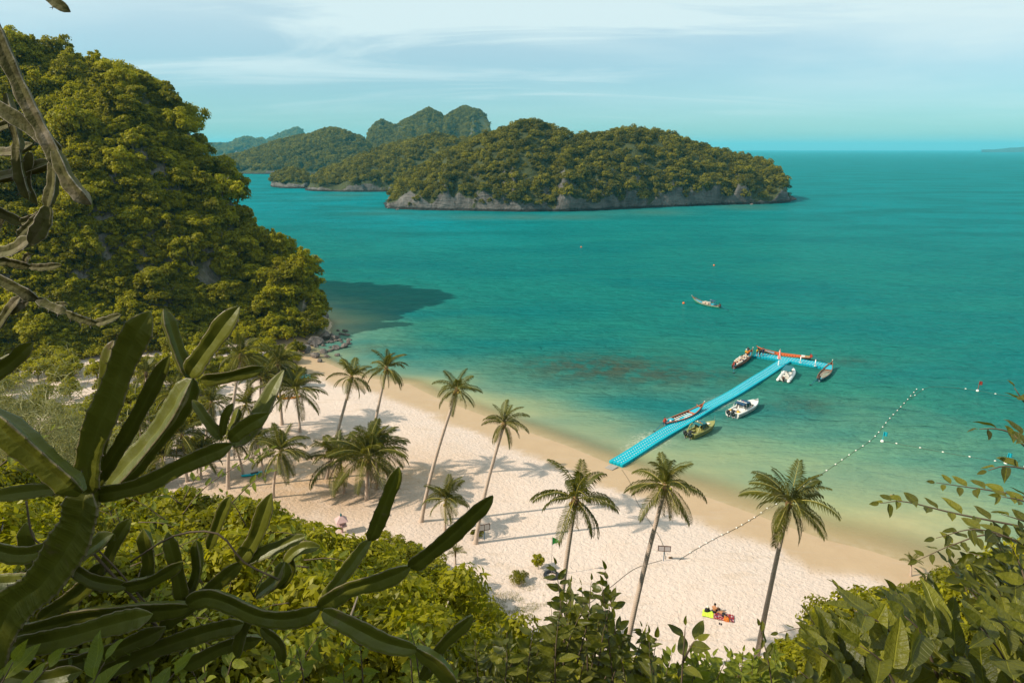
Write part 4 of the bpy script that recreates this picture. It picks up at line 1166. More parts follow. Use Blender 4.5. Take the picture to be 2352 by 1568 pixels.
VBLADE = [leaf_blade('leaf', w, c, f, M_leaf_vine) for w, c, f in ((0.42, 0.2, 0.3), (0.36, 0.35, 0.5), (0.48, 0.1, 0.3))]
def leafy(name, label, cat, root, stems, leaf_len, blades, seed, group=None, per=0.6, twig=0.0035, twmat=None, up=0.8, cap=300):
    """branches with alternate leaves; stems: lists of (u, v, metres)"""
    rg = random.Random(seed)
    rp = at(*root); rp.z = zt(rp.x, rp.y)
    o = thing(name, label, cat, rp, group=group)
    tw = []; places = []
    for st in stems:
        pts = [at(*q) - rp for q in st]
        ln = sum((pts[i + 1] - pts[i]).length for i in range(len(pts) - 1))
        n = max(6, int(ln / 0.03)); path = catmull(pts, n)
        MB().tube(path, [twig * (1.5 - 1.1 * k / n) for k in range(n + 1)], 5).build('branch', twmat or M_twig, o, True)
        L = leaf_len * rg.uniform(.85, 1.15)
        nl = max(3, int(ln / (L * per))); sd = rg.choice((-1, 1))
        for k in range(nl + 1):
            q = 0.12 + 0.88 * k / nl
            f = q * n; i = min(int(f), n - 1)
            p = path[i].lerp(path[min(i + 1, n)], f - i); T = (path[min(i + 1, n)] - path[i]).normalized()
            upv = Vector((rg.uniform(-.35, .35), rg.uniform(-.55, .15), 1)).normalized()
            S = T.cross(upv)
            if S.length < 0.1: S = T.cross(Vector((0, 1, 0)))
            S.normalize(); sd = -sd
            dirv = T if k == nl else (T * rg.uniform(.25, .75) + S * sd * rg.uniform(.7, 1.0) + Vector((0, 0, rg.uniform(-.35, .35))))
            dirv.normalize()
            nz = (upv * up + Vector((rg.uniform(-.5, .5), rg.uniform(-.6, .2), 0))).normalized()
            nz = (nz - dirv * nz.dot(dirv)).normalized(); ny = nz.cross(dirv)
            s = L * (0.55 + 0.5 * math.sin(math.pi * min(1, 0.25 + q * 0.75))) * rg.uniform(.8, 1.15)
            places.append((Matrix.Translation(p + dirv * 0.006) @ Matrix((dirv, ny, nz)).transposed().to_4x4() @ Matrix.Diagonal((s, s, s, 1)), rg.randrange(len(blades)), s / max(0.3, (p + rp).y)))
    order = sorted(range(len(places)), key=lambda i: -places[i][2])
    for i in order[:cap]:
        x = link('leaf', blades[places[i][1]], o); x.matrix_local = places[i][0]
    if len(order) > cap:
        V, F, base = [], [], 0
        for i in order[cap:]:
            b = blades[places[i][1]]; co = np.empty(len(b.vertices) * 3); b.vertices.foreach_get('co', co)
            M = np.array(places[i][0]); V.append(co.reshape(-1, 3) @ M[:3, :3].T + M[:3, 3])
            F.append(np.array([list(p.vertices) for p in b.polygons]) + base); base += len(b.vertices)
        me = np_mesh('leaf_mass', np.vstack(V), np.vstack(F), blades[0].materials[0], True, {'tone': np.repeat(np.random.default_rng(seed).random(base // 45 + 1), 45)[:base]})
        tag(link('leaf_mass', me, o), kind='stuff')
    return o
rg = random.Random(55)
def outline(u, table):
    return float(np.interp(u, [q[0] for q in table], [q[1] for q in table]))
# right-hand bush
TOPR = [(1480, 1560), (1600, 1545), (1690, 1490), (1760, 1450), (1830, 1440), (1890, 1400), (1960, 1330), (2020, 1320), (2090, 1330), (2160, 1270), (2250, 1210), (2352, 1180), (2460, 1150)]
stems = []
for k in range(46):
    u1 = rg.uniform(1800, 2420); v1 = outline(u1, TOPR) + rg.uniform(10, 60) + 190 * rg.random() ** 1.5
    Y1 = rg.uniform(2.3, 3.2); u0 = u1 + rg.uniform(60, 220); v0 = v1 + rg.uniform(130, 260)
    stems.append([(u0, v0, Y1 + rg.uniform(-.15, .2)), ((u0 + u1) / 2 + rg.uniform(-20, 30), (v0 + v1) / 2 - rg.uniform(0, 50), Y1), (u1, v1, Y1 + rg.uniform(-.1, .1))])
leafy('broadleaf_bush', 'large dark leaved bush filling the lower right corner', 'bush', (2300, 2100, 2.6), stems, 0.125, BLADE, 61, per=0.36)
stems = []
for k in range(42):
    u1 = rg.uniform(1840, 2440); v1 = rg.uniform(1400, 1600); Y1 = rg.uniform(1.5, 2.1)
    u0 = u1 + rg.uniform(40, 160); v0 = v1 + rg.uniform(120, 220)
    stems.append([(u0, v0, Y1), ((u0 + u1) / 2, (v0 + v1) / 2 - 30, Y1), (u1, v1, Y1)])
leafy('broadleaf_bush', 'nearest bush with the biggest dull green leaves at the bottom right', 'bush', (2300, 2300, 1.9), stems, 0.150, BLADE, 62, per=0.36)
stems = [[(2380, 1215, 2.6), (2200, 1180, 2.6), (2080, 1152, 2.6), (2022, 1155, 2.6)], [(2390, 1150, 2.7), (2300, 1130, 2.7), (2220, 1118, 2.7), (2150, 1108, 2.7)], [(2400, 1270, 2.6), (2280, 1228, 2.6), (2190, 1250, 2.6), (2110, 1285, 2.6)],
         [(2420, 1040, 2.2), (2340, 1000, 2.2), (2290, 985, 2.2), (2250, 985, 2.2)], [(2440, 1100, 2.2), (2370, 1080, 2.2), (2310, 1070, 2.2), (2270, 1080, 2.2)], [(2420, 960, 2.3), (2360, 930, 2.3), (2330, 890, 2.3)], [(2430, 1180, 2.3), (2350, 1150, 2.3), (2300, 1140, 2.3)],
         [(2420, 1060, 2.1), (2360, 1030, 2.1), (2330, 1000, 2.1)], [(2100, 1450, 3.0), (1960, 1425, 3.0), (1880, 1432, 3.0), (1790, 1452, 3.0)], [(2040, 1420, 3.0), (1960, 1385, 3.0), (1915, 1340, 3.0)], [(2060, 1480, 3.0), (1900, 1455, 3.0), (1850, 1400, 3.0)], [(1780, 1620, 2.8), (1765, 1520, 2.8), (1745, 1438, 2.8)],
         [(2440, 1300, 2.4), (2330, 1240, 2.4), (2240, 1215, 2.4), (2150, 1235, 2.4)], [(2440, 1240, 2.4), (2360, 1200, 2.4), (2300, 1180, 2.4)], [(2425, 1900, 2.5), (2450, 1500, 2.5), (2440, 1150, 2.4), (2425, 950, 2.3)]]
leafy('leafy_branch_shrub', 'thin shrub with long arching sprays over the water at right', 'shrub', (2420, 2000, 2.5), stems, 0.082, BLADE, 63, per=0.62)
# centre bush
stems = []
TOPC = [(940, 1520), (1040, 1480), (1120, 1430), (1180, 1400), (1240, 1330), (1280, 1305), (1330, 1320), (1390, 1310), (1430, 1400), (1490, 1430), (1540, 1480), (1580, 1540)]
for k in range(72):
    u1 = rg.uniform(960, 1560); v1 = outline(u1, TOPC) + rg.uniform(8, 40) + 170 * rg.random() ** 1.6; Y1 = rg.uniform(3.0, 3.8)
    u0 = u1 + rg.uniform(-70, 60); v0 = v1 + rg.uniform(140, 240)
    stems.append([(u0, v0, Y1), ((u0 + u1) / 2 + rg.uniform(-15, 15), (v0 + v1) / 2, Y1), (u1, v1, Y1)])
stems += [[(1420, 1560, 3.4), (1410, 1430, 3.4), (1390, 1310, 3.4)], [(1300, 1540, 3.5), (1290, 1400, 3.5), (1276, 1298, 3.5)], [(1350, 1540, 3.5), (1345, 1430, 3.5), (1335, 1345, 3.5)]]
leafy('broadleaf_bush', 'upright leafy bush at bottom centre in front of the sand', 'bush', (1280, 2100, 3.3), stems, 0.105, BLADE, 64, per=0.36)
leafy('seedling', 'lone thin stem ending in single upright leaf near the sunbathers', 'seedling', (1560, 1900, 2.3), [[(1560, 1700, 2.3), (1566, 1560, 2.3), (1572, 1470, 2.3), (1574, 1438, 2.3)], [(1568, 1520, 2.3), (1590, 1478, 2.3), (1600, 1470, 2.3)]], 0.095, BLADE[:1] + BLADE[2:3], 65, per=6.0)
stems = []
for k in range(26):
    u1 = rg.uniform(1540, 1800); v1 = rg.uniform(1490, 1570); Y1 = rg.uniform(3.4, 4.4); u0 = u1 + rg.uniform(-60, 60)
    stems.append([(u0, v1 + 150, Y1), ((u0 + u1) / 2, v1 + 60, Y1), (u1, v1, Y1)])
leafy('broadleaf_bush', 'low yellow green bush along the bottom edge below the sunbathers', 'bush', (1680, 2100, 3.9), stems, 0.11, VBLADE, 66, per=0.34)
# bottom-left leaves and vines among the cactus
stems = []
for k in range(34):
    u1 = rg.uniform(330, 1000); v1 = rg.uniform(1440, 1590); Y1 = rg.uniform(2.6, 3.4); u0 = u1 + rg.uniform(-80, 80)
    stems.append([(u0, v1 + 140, Y1), ((u0 + u1) / 2, v1 + 50, Y1), (u1, v1, Y1)])
leafy('broadleaf_bush', 'low broad leaved plants under the cactus at bottom left', 'bush', (620, 2100, 3.0), stems, 0.085, VBLADE, 67, per=0.42)
stems = []
for k in range(40):
    u0, v0 = rg.uniform(130, 740), rg.uniform(1130, 1480); Y1 = rg.uniform(2.6, 3.3); a = rg.uniform(0, 6.28); l = rg.uniform(60, 150)
    stems.append([(u0, v0, Y1), (u0 + math.cos(a) * l * .5, v0 + math.sin(a) * l * .3 - 14, Y1), (u0 + math.cos(a) * l, v0 + math.sin(a) * l * .7, Y1)])
stems += [[(420, 1180, 2.7), (470, 1120, 2.7), (560, 1060, 2.7), (620, 1030, 2.7)], [(300, 1300, 2.7), (420, 1250, 2.7), (520, 1210, 2.7)], [(0, 1070, 2.6), (60, 1020, 2.6), (130, 985, 2.6)], [(120, 1500, 2.4), (230, 1500, 2.4), (330, 1470, 2.4)]]
leafy('climbing_vine', 'thin yellow green vine scrambling through the cactus', 'vine', (380, 2000, 2.9), stems, 0.052, VBLADE, 68, per=0.62, twig=0.002)
leafy('bottom_corner_plant', 'plant with long pale leaves in the bottom left corner', 'plant', (60, 2200, 1.7), [[(-40, 1760, 1.7), (20, 1640, 1.7), (110, 1530, 1.7)], [(60, 1750, 1.7), (170, 1640, 1.7), (240, 1520, 1.7)], [(280, 1750, 1.8), (330, 1640, 1.8), (400, 1545, 1.8)], [(-60, 1640, 1.8), (-10, 1590, 1.8), (30, 1520, 1.8)]], 0.15, VBLADE, 69, per=0.55)
# bare twigs
tg = thing('dead_branch', 'bleached bare branch among the bushes below the cactus', 'branch', at(1000, 2000, 5.0))
r0 = tg.location
for st, w in [([(960, 1590), (990, 1520), (1010, 1440), (1030, 1380)], .012), ([(760, 1570), (800, 1500), (850, 1460), (900, 1400)], .010), ([(760, 1500), (700, 1460), (640, 1480)], .007), ([(850, 1460), (830, 1420), (840, 1390)], .006), ([(690, 1540), (640, 1500), (560, 1480)], .008)]:
    MB().tube(catmull([at(u, v, 5.0) - r0 for u, v in st], 10), [w * (1.2 - 0.07 * k) for k in range(11)], 6).build('twig', M_palet, tg, True)
tg = thing('vine_stem', 'dark woody vine stem slanting between the cactus arms', 'vine', at(300, 2000, 2.4))
r0 = tg.location
for st, w in [([(180, 1230), (250, 1310), (330, 1400), (370, 1450)], .006), ([(190, 1228), (262, 1300), (340, 1390)], .004), ([(300, 1290), (400, 1230), (500, 1225), (560, 1290), (640, 1330)], .004), ([(60, 1150), (75, 1230), (110, 1260)], .004)]:
    MB().tube(catmull([at(u, v, 2.45) - r0 for u, v in st], 12), w, 6).build('stem', M_twig, tg, True)
# unseen tree added and shaped to shade the cactus, behind-left of the camera
SHADE = (crown_mesh('crown', 900, M_leaf_shrub, 6500, 0.34, 3.9, 2.4, 44, (0.14, 0.28), 2.0, up=0.5), trunk_mesh('trunk', 900, M_bark, 3.4, 0.26, 9, 3.2, 2.6))
o = thing('added_shade_tree', 'unseen leafy tree added left of the lookout to shade the cactus', 'tree', (-8.4, -2.3, zt(-8.4, -2.3) - 0.6))
link('trunk', SHADE[1], o); link('crown', SHADE[0], o)

# ================================================================== FLOATING DOCK
t = NT('turquoise_float'); oi = t.n.new('ShaderNodeObjectInfo')
fn = t.noise(1.6, 5, 0.65, t.wcoord()); fc = t.mix(fn, (0.0, 0.27, 0.345), (0.0, 0.37, 0.455))
fc = t.mix(t.math('MULTIPLY', oi.outputs['Random'], 0.35), fc, (0.01, 0.25, 0.33)); fc = t.mix(t.rng(t.noise(5.0, 4, 0.7, t.wcoord()), 0.60, 0.72, 0, 0.4), fc, (0.10, 0.30, 0.30))
M_float = t.done(t.pbr(fc, 0.6, 0.15))
M_cap = paint('white_cap', (0.75, 0.75, 0.72), 0.5, 0.4, 0.1)
M_white = paint('white_gelcoat', (0.72, 0.70, 0.66), 0.3, 0.5, 0.10)
M_dark = paint('black_rubber', (0.018, 0.018, 0.02), 0.5, 0.4, 0.3)
def dock_cube():
    """plastic pontoon cube with rounded corners and lugs, 0.5 m"""
    m = MB(); s, c, h = 0.275, 0.065, 0.40
    def ring(z, k):
        a, b = s * k, (s - c) * k
        return [Vector(p) for p in ((a, -b, z), (a, b, z), (b, a, z), (-b, a, z), (-a, b, z), (-a, -b, z), (-b, -a, z), (b, -a, z))]
    m.grid([ring(-0.16, 0.94), ring(0.36, 1.0), ring(0.41, 0.90)], True)
    m.f.append(tuple(range(16, 24)))
    m.box((0, s + 0.004, 0.20), (0.12, 0.03, 0.12)); m.box((0, -s - 0.004, 0.20), (0.12, 0.03, 0.12))
    m.box((s + 0.004, 0, 0.20), (0.03, 0.12, 0.12)); m.box((-s - 0.004, 0, 0.20), (0.03, 0.12, 0.12))
    return m.mesh('float_cube', M_float)
CUBE = dock_cube()
d_ax = [gp(1414, 1068), gp(1522, 1001), gp(1612, 947), gp(1704, 895), gp(1757, 861), gp(1812, 826)]
t_ax = [gp(1733, 816.5), gp(1815, 829), gp(1897, 843.5)]
path = catmull(d_ax, 400); tpath = catmull(t_ax, 200)
def walk(path, step):
    out, acc, nxt = [], 0.0, step / 2
    for a, b in zip(path[:-1], path[1:]):
        l = (b - a).length
        while nxt <= acc + l:
            out.append((a.lerp(b, (nxt - acc) / l), (b - a).normalized())); nxt += step
        acc += l
    return out
dock = thing('floating_dock', 'bright turquoise floating dock of plastic cubes in a T shape', 'dock', gp(1414, 1068))
d0 = dock.location
cubes, caps = [], MB()
main_rows = walk(path, 0.56)
T_dir = (t_ax[2] - t_ax[0]).normalized(); T_nrm = Vector((-T_dir.y, T_dir.x, 0))
tmid = t_ax[1]
rgd = random.Random(3)
def wave(p): return 0.05 * math.sin(p.x * 0.35 + p.y * 0.2) + 0.03 * math.sin(p.x * 1.1 - p.y * 0.7)
def cap(p): 
    n = 6; r = 0.088
    vs = [(p.x - d0.x + math.cos(6.283 * k / n) * r, p.y - d0.y + math.sin(6.283 * k / n) * r, p.z) for k in range(n)]
    caps.add(vs + [(p.x - d0.x, p.y - d0.y, p.z + 0.03)], [(k, (k + 1) % n, n) for k in range(n)])
for p, d in main_rows:
    s = Vector((-d.y, d.x, 0))
    if abs((p - tmid).dot(T_nrm)) < 1.72 and abs((p - tmid).dot(T_dir)) < 6: continue
    if (p - tmid).dot(T_nrm) > 0: continue
    for k in range(4):
        q = p + s * (k - 1.5) * 0.56
        cubes.append((q, math.atan2(d.y, d.x)))
    for k in range(3): 
        q = p + s * (k - 1) * 0.56 + d * 0.28; q.z = 0.42 + wave(q); cap(q)
for p, d in walk(tpath, 0.56):
    s = Vector((-d.y, d.x, 0))
    for k in range(6): cubes.append((p + s * (k - 2.5) * 0.56, math.atan2(d.y, d.x)))
    for k in range(5):
        q = p + s * (k - 2) * 0.56 + d * 0.28; q.z = 0.42 + wave(q); cap(q)
cubes.sort(key=lambda c: c[0].y)
for q, a in cubes[:300]:
    x = link('float_cube', CUBE, dock); x.location = (q.x - d0.x, q.y - d0.y, wave(q) + rgd.uniform(-.006, .006)); x.rotation_euler = (rgd.uniform(-.012, .012), rgd.uniform(-.012, .012), a)
co = np.empty(len(CUBE.vertices) * 3); CUBE.vertices.foreach_get('co', co); co = co.reshape(-1, 3)
fv = [tuple(p.vertices) for p in CUBE.polygons]
mb = MB()
for q, a in cubes[300:]:
    ca, sa = math.cos(a), math.sin(a)
    mb.add([(x * ca - y * sa + q.x - d0.x, x * sa + y * ca + q.y - d0.y, z + wave(q)) for x, y, z in co], fv)
tag(mb.build('float_cubes_far', M_float, dock), kind='stuff')
tag(caps.build('connector_caps', M_cap, dock), kind='stuff')
print('CUBES', len(cubes))
# grey landing board at the shore end
lb = thing('landing_board', 'small weathered grey board between the sand and the dock', 'board', gt(1404, 1074))
M_board = paint('weathered_board', (0.34, 0.30, 0.26), 0.85, 0.2, 0.3, 4)
for k in range(4):
    MB().box((0, (k - 1.5) * 0.30, 0.10), (1.5, 0.27, 0.05)).build('plank', M_board, lb)
lb.rotation_euler.z = math.atan2(d_ax[1].y - d_ax[0].y, d_ax[1].x - d_ax[0].x)
# white mooring posts and the closed umbrella on the T
DZ = 0.42
for i, (u, v, lab) in enumerate([(1792, 829.5, None), (1838, 833, 'white mooring post in the middle of the dock arm'), (1872, 840.5, 'white mooring post nearest the blue longtail boat')]):
    p = gp(u, v, DZ)
    if lab:
        o = thing('mooring_post', lab, 'post', p, group='white posts on the dock')
        MB().tube([(0, 0, 0), (0, 0, 1.25)], 0.10, 8).build('post', M_white, o, True)
        MB().tube([(0, 0, 1.25), (0, 0, 1.32), (0, 0, 1.38)], [0.12, 0.12, 0.03], 8).build('cap', M_white, o, True)
        MB().box((0, 0, 0.03), (.4, .4, .06)).build('base_plate', M_white, o)
p = gp(1788, 838.5, DZ)
um = thing('closed_umbrella', 'closed red and white umbrella standing on the dock', 'umbrella', p)
MB().tube([(0, 0, 0), (0, 0, 3.4)], 0.035, 6).build('pole', M_white, um)
MB().tube([(0, 0, 0), (0, 0, 0.9)], 0.14, 8).build('stand', M_white, um)
t = NT('umbrella_cloth'); wv = t.n.new('ShaderNodeTexWave'); t.set(wv, 'Scale', 1.6); t.l.new(t.coord(), wv.inputs['Vector'])
M_umb = t.done(t.pbr(t.mix(t.rng(wv.outputs['Fac'], .45, .55), (0.62, 0.03, 0.02), (0.72, 0.55, 0.48)), 0.8, 0.2))
rows = []
for z, r in ((1.35, 0.36), (1.5, 0.34), (2.2, 0.26), (2.8, 0.17), (3.3, 0.03)):
    rows.append([Vector((math.cos(6.283 * k / 16) * r * (1 if k % 2 else 0.72), math.sin(6.283 * k / 16) * r * (1 if k % 2 else 0.72), z)) for k in range(16)])
MB().grid(rows, True).build('canopy', M_umb, um)

# ================================================================== BOATS
def loft(m, sts, prof):
    """sts: list of station dicts -> rows by prof(st)"""
    m.grid([prof(s) for s in sts]); return m
C_ = {'orange': (0.50, 0.11, 0.025), 'wood': (0.22, 0.095, 0.045), 'dkwood': (0.085, 0.04, 0.024), 'tealhull': (0.010, 0.075, 0.10), 'black': (0.012, 0.016, 0.016), 'turq': (0.02, 0.34, 0.44), 'green': (0.01, 0.19, 0.11),
      'white': (0.66, 0.62, 0.55), 'pale': (0.50, 0.40, 0.31), 'blue': (0.01, 0.10, 0.19), 'red': (0.35, 0.04, 0.02), 'yellow': (0.62, 0.34, 0.02), 'olive': (0.26, 0.25, 0.07), 'tealcan': (0.005, 0.115, 0.135), 'navy': (0.004, 0.045, 0.10)}
MC = {k: paint('boat_' + k, v, 0.5, 0.4, 0.25, 2.5) for k, v in C_.items()}
MC['gel'] = M_white; MC['rub'] = M_dark
M_glass = NT('smoked_screen'); M_glass = M_glass.done(M_glass.pbr((0.01, 0.02, 0.025), 0.08, 0.6))
M_steel = paint('steel_tube', (0.5, 0.5, 0.5), 0.3, 0.5, 0.1, 5, 0.8)
def boat_frame(bow_px, stern_px, bow_h=0.0, L=None):
    """place from the bow and stern at the waterline"""
    b, s = gp(*bow_px, bow_h), gp(*stern_px, 0.35)
    b.z = s.z = 0
    d = b - s
    return s, math.atan2(d.y, d.x), d.length
def longtail(label, bow_px, stern_px, hull, rail, deck, inner, benches=7, bench_col='pale', stripe='white', shaft_dir=0.0, lever=True, bow_h=1.35, beam=0.85, engine='red', skeg=True, deckfrac=(0.70, 0.93)):
    s, a, L = boat_frame(bow_px, stern_px, bow_h)
    o = thing('longtail_boat', label, 'boat', s, (0, 0, a), 'longtail boats')
    def b(t): return beam * (0.42 + 0.58 * math.sin(min(1, t / 0.45) * math.pi / 2)) * (1 - max(0, (t - 0.45) / 0.55) ** 2.2) + 0.03
    def sh(t): return 0.52 + 0.16 * (1 - t) ** 3 + (bow_h - 0.45) * max(0, (t - 0.35) / 0.65) ** 2.6
    def ke(t): return -0.22 + 0.20 * max(0, 0.12 - t) / 0.12 + (bow_h - 0.25) * max(0, (t - 0.72) / 0.28) ** 2.2
    N = 26; T = [k / N for k in range(N + 1)]
    def outer(t):
        bb, z1, z0 = b(t), sh(t), min(ke(t), sh(t) - 0.06); x = t * L
        return [Vector((x, y, z)) for y, z in ((-bb, z1), (-bb * 0.97, z1 - (z1 - z0) * .3), (-bb * .80, z0 + (z1 - z0) * .28), (-bb * .42, z0 + (z1 - z0) * .06), (0, z0), (bb * .42, z0 + (z1 - z0) * .06), (bb * .80, z0 + (z1 - z0) * .28), (bb * .97, z1 - (z1 - z0) * .3), (bb, z1))]
    h = MB().grid([outer(t) for t in T])
    h.f.append(tuple(range(9)))
    h.build('hull', MC[hull], o, True)
    def innr(t):
        bb, z1 = max(0.01, b(t) - 0.05), sh(t) - 0.01; z0 = min(max(ke(t) + 0.12, -0.02), z1 - 0.04); x = t * L
        return [Vector((x, y, z)) for y, z in ((-bb, z1), (-bb * .9, z0 + .25 * (z1 - z0)), (-bb * .6, z0), (bb * .6, z0), (bb * .9, z0 + .25 * (z1 - z0)), (bb, z1))]
    MB().grid([innr(t) for t in T]).build('lining', MC[inner], o)
    for sg in (-1, 1):
        MB().tube([(t * L, sg * b(t), sh(t) + 0.02) for t in T], 0.065, 6).build('gunwale', MC[rail], o, True)
        MB().tube([(t * L, sg * (b(t) * .985 + .012), sh(t) - 0.16) for t in T[:-2]], 0.028, 5).build('rub_strake', MC[stripe], o, True)
    f0, f1 = deckfrac
    MB().grid([[Vector((t * L, y * (b(t) - .06), sh(t) - 0.09)) for y in (-1, 0, 1)] for t in [f0 + (f1 - f0) * k / 8 for k in range(9)]]).build('foredeck', MC[deck], o)
    MB().box((f0 * L, 0, sh(f0) - 0.2), (0.05, 2 * b(f0) - .12, 0.26)).build('bulkhead', MC[rail], o)
    t1 = 0.10
    MB().grid([[Vector((t * L, y * (b(t) - .06), sh(t) - 0.12)) for y in (-1, 0, 1)] for t in (0.01, 0.05, 0.10, 0.14)]).build('stern_deck', MC[deck], o)
    for k in range(benches):
        t = 0.20 + (f0 - 0.06 - 0.20) * k / max(1, benches - 1)
        MB().box((t * L, 0, sh(t) - 0.20), (0.22, 2 * b(t) - .14, 0.045)).build('bench', MC[bench_col], o)
    for k in range(8):
        t = 0.2 + 0.5 * k / 7
        for sg in (-1, 1):
            MB().box((t * L + .15, sg * (b(t) - .06), sh(t) - 0.22), (0.06, 0.05, 0.40)).build('rib', MC[rail], o)
    e = sh(1.0)
    MB().tube([(L * 0.985, 0, e - 0.3), (L * 1.01, 0, e + 0.10), (L * 1.03, 0, e + 0.30)], [0.10, 0.075, 0.06], 6).build('prow_post', MC[rail], o, True)
    MB().tube([(L * 1.028, 0, e + 0.26), (L * 1.04, 0, e + 0.42)], [0.085, 0.07], 6).build('prow_tip', MC['white' if hull != 'black' else 'black'], o, True)
    tb = 0.90
    MB().tube([(tb * L, -b(tb) - 0.22, sh(tb) + 0.30), (tb * L, -b(tb) * .8, sh(tb) + .06), (tb * L, b(tb) * .8, sh(tb) + .06), (tb * L, b(tb) + .22, sh(tb) + .30)], 0.05, 6).build('mooring_horns', MC[rail], o, True)
    # long-tail engine
    en = link('engine', MB().box((0, 0, 0.30), (0.55, 0.36, 0.36), taper=.85).box((0.05, 0, 0.56), (0.34, 0.26, 0.2)).box((0, 0, 0.05), (0.22, 0.22, 0.24)).mesh('engine', MC[engine]), o)
    en.location = (-0.05, 0, sh(0) - 0.02); en.rotation_euler = (0, 0, shaft_dir)
    MB().tube([(0.15, 0.1, 0.55), (0.2, 0.12, 0.85), (0.05, 0.12, 0.95)], 0.045, 6).build('exhaust', M_dark, en, True)
    ln = 3.0
    MB().tube([(-0.2, 0, 0.25), (-ln, 0, -0.50)], 0.038, 6).build('propeller_shaft', MC['blue'], en, True)
    pr = MB().ball((-ln - .05, 0, -0.52), 0.07, 6, 4)
    for k in range(2): pr.box((-ln - .05, (k - .5) * .26, -0.52), (0.03, 0.22, 0.10), (0.5, 0, 0))
    pr.build('propeller', M_dark, en)
    if lever: MB().tube([(0.2, 0, 0.42), (1.2, 0.05, 0.62)], 0.025, 5).build('tiller', M_dark, en)
    if skeg: MB().add([(-0.05, 0, 0.05), (-0.55, 0, -0.12), (-0.50, 0.02, -0.5), (0.2, 0.02, -0.4), (-0.05, .05, .05), (-.55, .05, -.12), (-.50, .05, -.5), (.2, .05, -.4)], [(0, 1, 2, 3), (7, 6, 5, 4), (0, 4, 5, 1), (1, 5, 6, 2), (2, 6, 7, 3), (3, 7, 4, 0)]).build('rudder_board', MC['wood'], o)
    return o, L, b, sh
bA, LA, bbA, shA = longtail('brown longtail boat crowded with seated passengers in pale hats', (1728, 803), (1685, 843), 'dkwood', 'wood', 'turq', 'dkwood', 6, 'wood', 'wood', 0.35, bow_h=1.2)
bB, LB, _, shB = longtail('long orange longtail boat moored along the far side of the dock', (1741, 797.5), (1862, 824), 'black', 'orange', 'turq', 'orange', 9, 'orange', 'green', -0.2, bow_h=1.45, beam=0.95, deckfrac=(0.68, 0.88))
bC, LC, _, _ = longtail('blue sided longtail boat moored at the right end of the dock', (1911, 832), (1881, 873), 'tealhull', 'wood', 'turq', 'dkwood', 7, 'pale', 'turq', -0.25, bow_h=1.25, engine='dkwood')
bG, LG, _, shG = longtail('orange rimmed longtail boat tied on the left side of the dock', (1615, 928), (1527, 974), 'tealhull', 'orange', 'turq', 'dkwood', 8, 'white', 'turq', 0.15, bow_h=1.3)
bH, LH, _, shH = longtail('green hulled longtail boat with cargo boxes anchored alone in the bay', (1591, 682), (1653, 706), 'green', 'wood', 'turq', 'dkwood', 0, 'pale', 'white', -0.05, bow_h=1.5, deckfrac=(0.60, 0.92), engine='dkwood')
# stern box on the orange rimmed boat
MB().box((0.17 * LG, 0.1, 0.62), (0.8, 0.75, 0.32)).build('stern_locker', MC['turq'], bG)
MB().ball((0.07 * LG, 0.35, 0.75), 0.28, 8, 6).build('fuel_drum', MC['white'], bG, True)
MB().ball((0.10 * LG, -0.3, 0.72), 0.22, 8, 6).build('fuel_drum', MC['white'], bG, True)
# cargo boat fittings
for x in (0.40, 0.52): MB().box((x * LH, 0.02, 0.72), (0.95, 1.25, 0.72)).build('cargo_crate', MC['pale'], bH)
MB().box((0.30 * LH, 0, 0.85), (0.16, 1.2, 1.15)).build('cabin_front', MC['white'], bH)
MB().box((0.22 * LH, 0, 0.70), (0.9, 1.1, 0.62)).build('cabin_box', MC['turq'], bH)
for x in (0.19, 0.33):
    for y in (-.5, .5): MB().tube([(x * LH, y, .5), (x * LH, y, 1.75)], .03, 5).build('cabin_post', M_steel, bH)
MB().box((0.26 * LH, 0, 1.78), (1.9, 1.35, 0.06)).build('cabin_roof', MC['navy'], bH)
MB().ball((0.31 * LH, 0.2, 1.92), 0.10, 8, 5).build('lamp', MC['white'], bH, True)
MB().tube([(0.62 * LH, -0.98, 0.5), (0.62 * LH, -1.0, -0.12)], 0.13, 8).build('fender', MC['white'], bH, True)
# parasol goods on the long orange boat
MB().box((0.14 * LB, 0.1, 0.75), (0.7, 0.6, 0.3)).build('cushion_pile', MC['white'], bB)
MB().tube([(0.02 * LB, 0.25, 0.9), (0.12 * LB, 0.3, 0.75)], 0.07, 6).build('yellow_pipe', MC['yellow'], bB)

def outboard(parent, loc, col='black', s=1.0, rot=0.0):
    e = link('outboard_motor', MB().tube([(0, 0, 0.45), (-0.02, 0, 0.62), (-0.05, 0, 0.95), (-0.02, 0, 1.12), (0.02, 0, 1.17)], [0.17, 0.27, 0.27, 0.22, 0.08], 10, flat=1.15).mesh('outboard_motor', MC[col], True), parent)
    e.location = loc; e.scale = (s,) * 3; e.rotation_euler = (0, rot, 0)
    MB().tube([(0, 0, 0.5), (-0.03, 0, -0.25), (-0.05, 0, -0.5)], [0.13, 0.10, 0.09], 8, flat=.6).build('leg', M_dark, e, True)
    MB().box((-0.10, 0, 0.02), (0.34, 0.16, 0.04)).build('cavitation_plate', M_steel, e)
    MB().box((0.18, 0, 0.40), (0.2, 0.3, 0.3)).build('bracket', M_dark, e)
    MB().box((-0.05, 0, 0.80), (0.50, 0.56, 0.05)).build('stripe', M_steel, e)
    return e
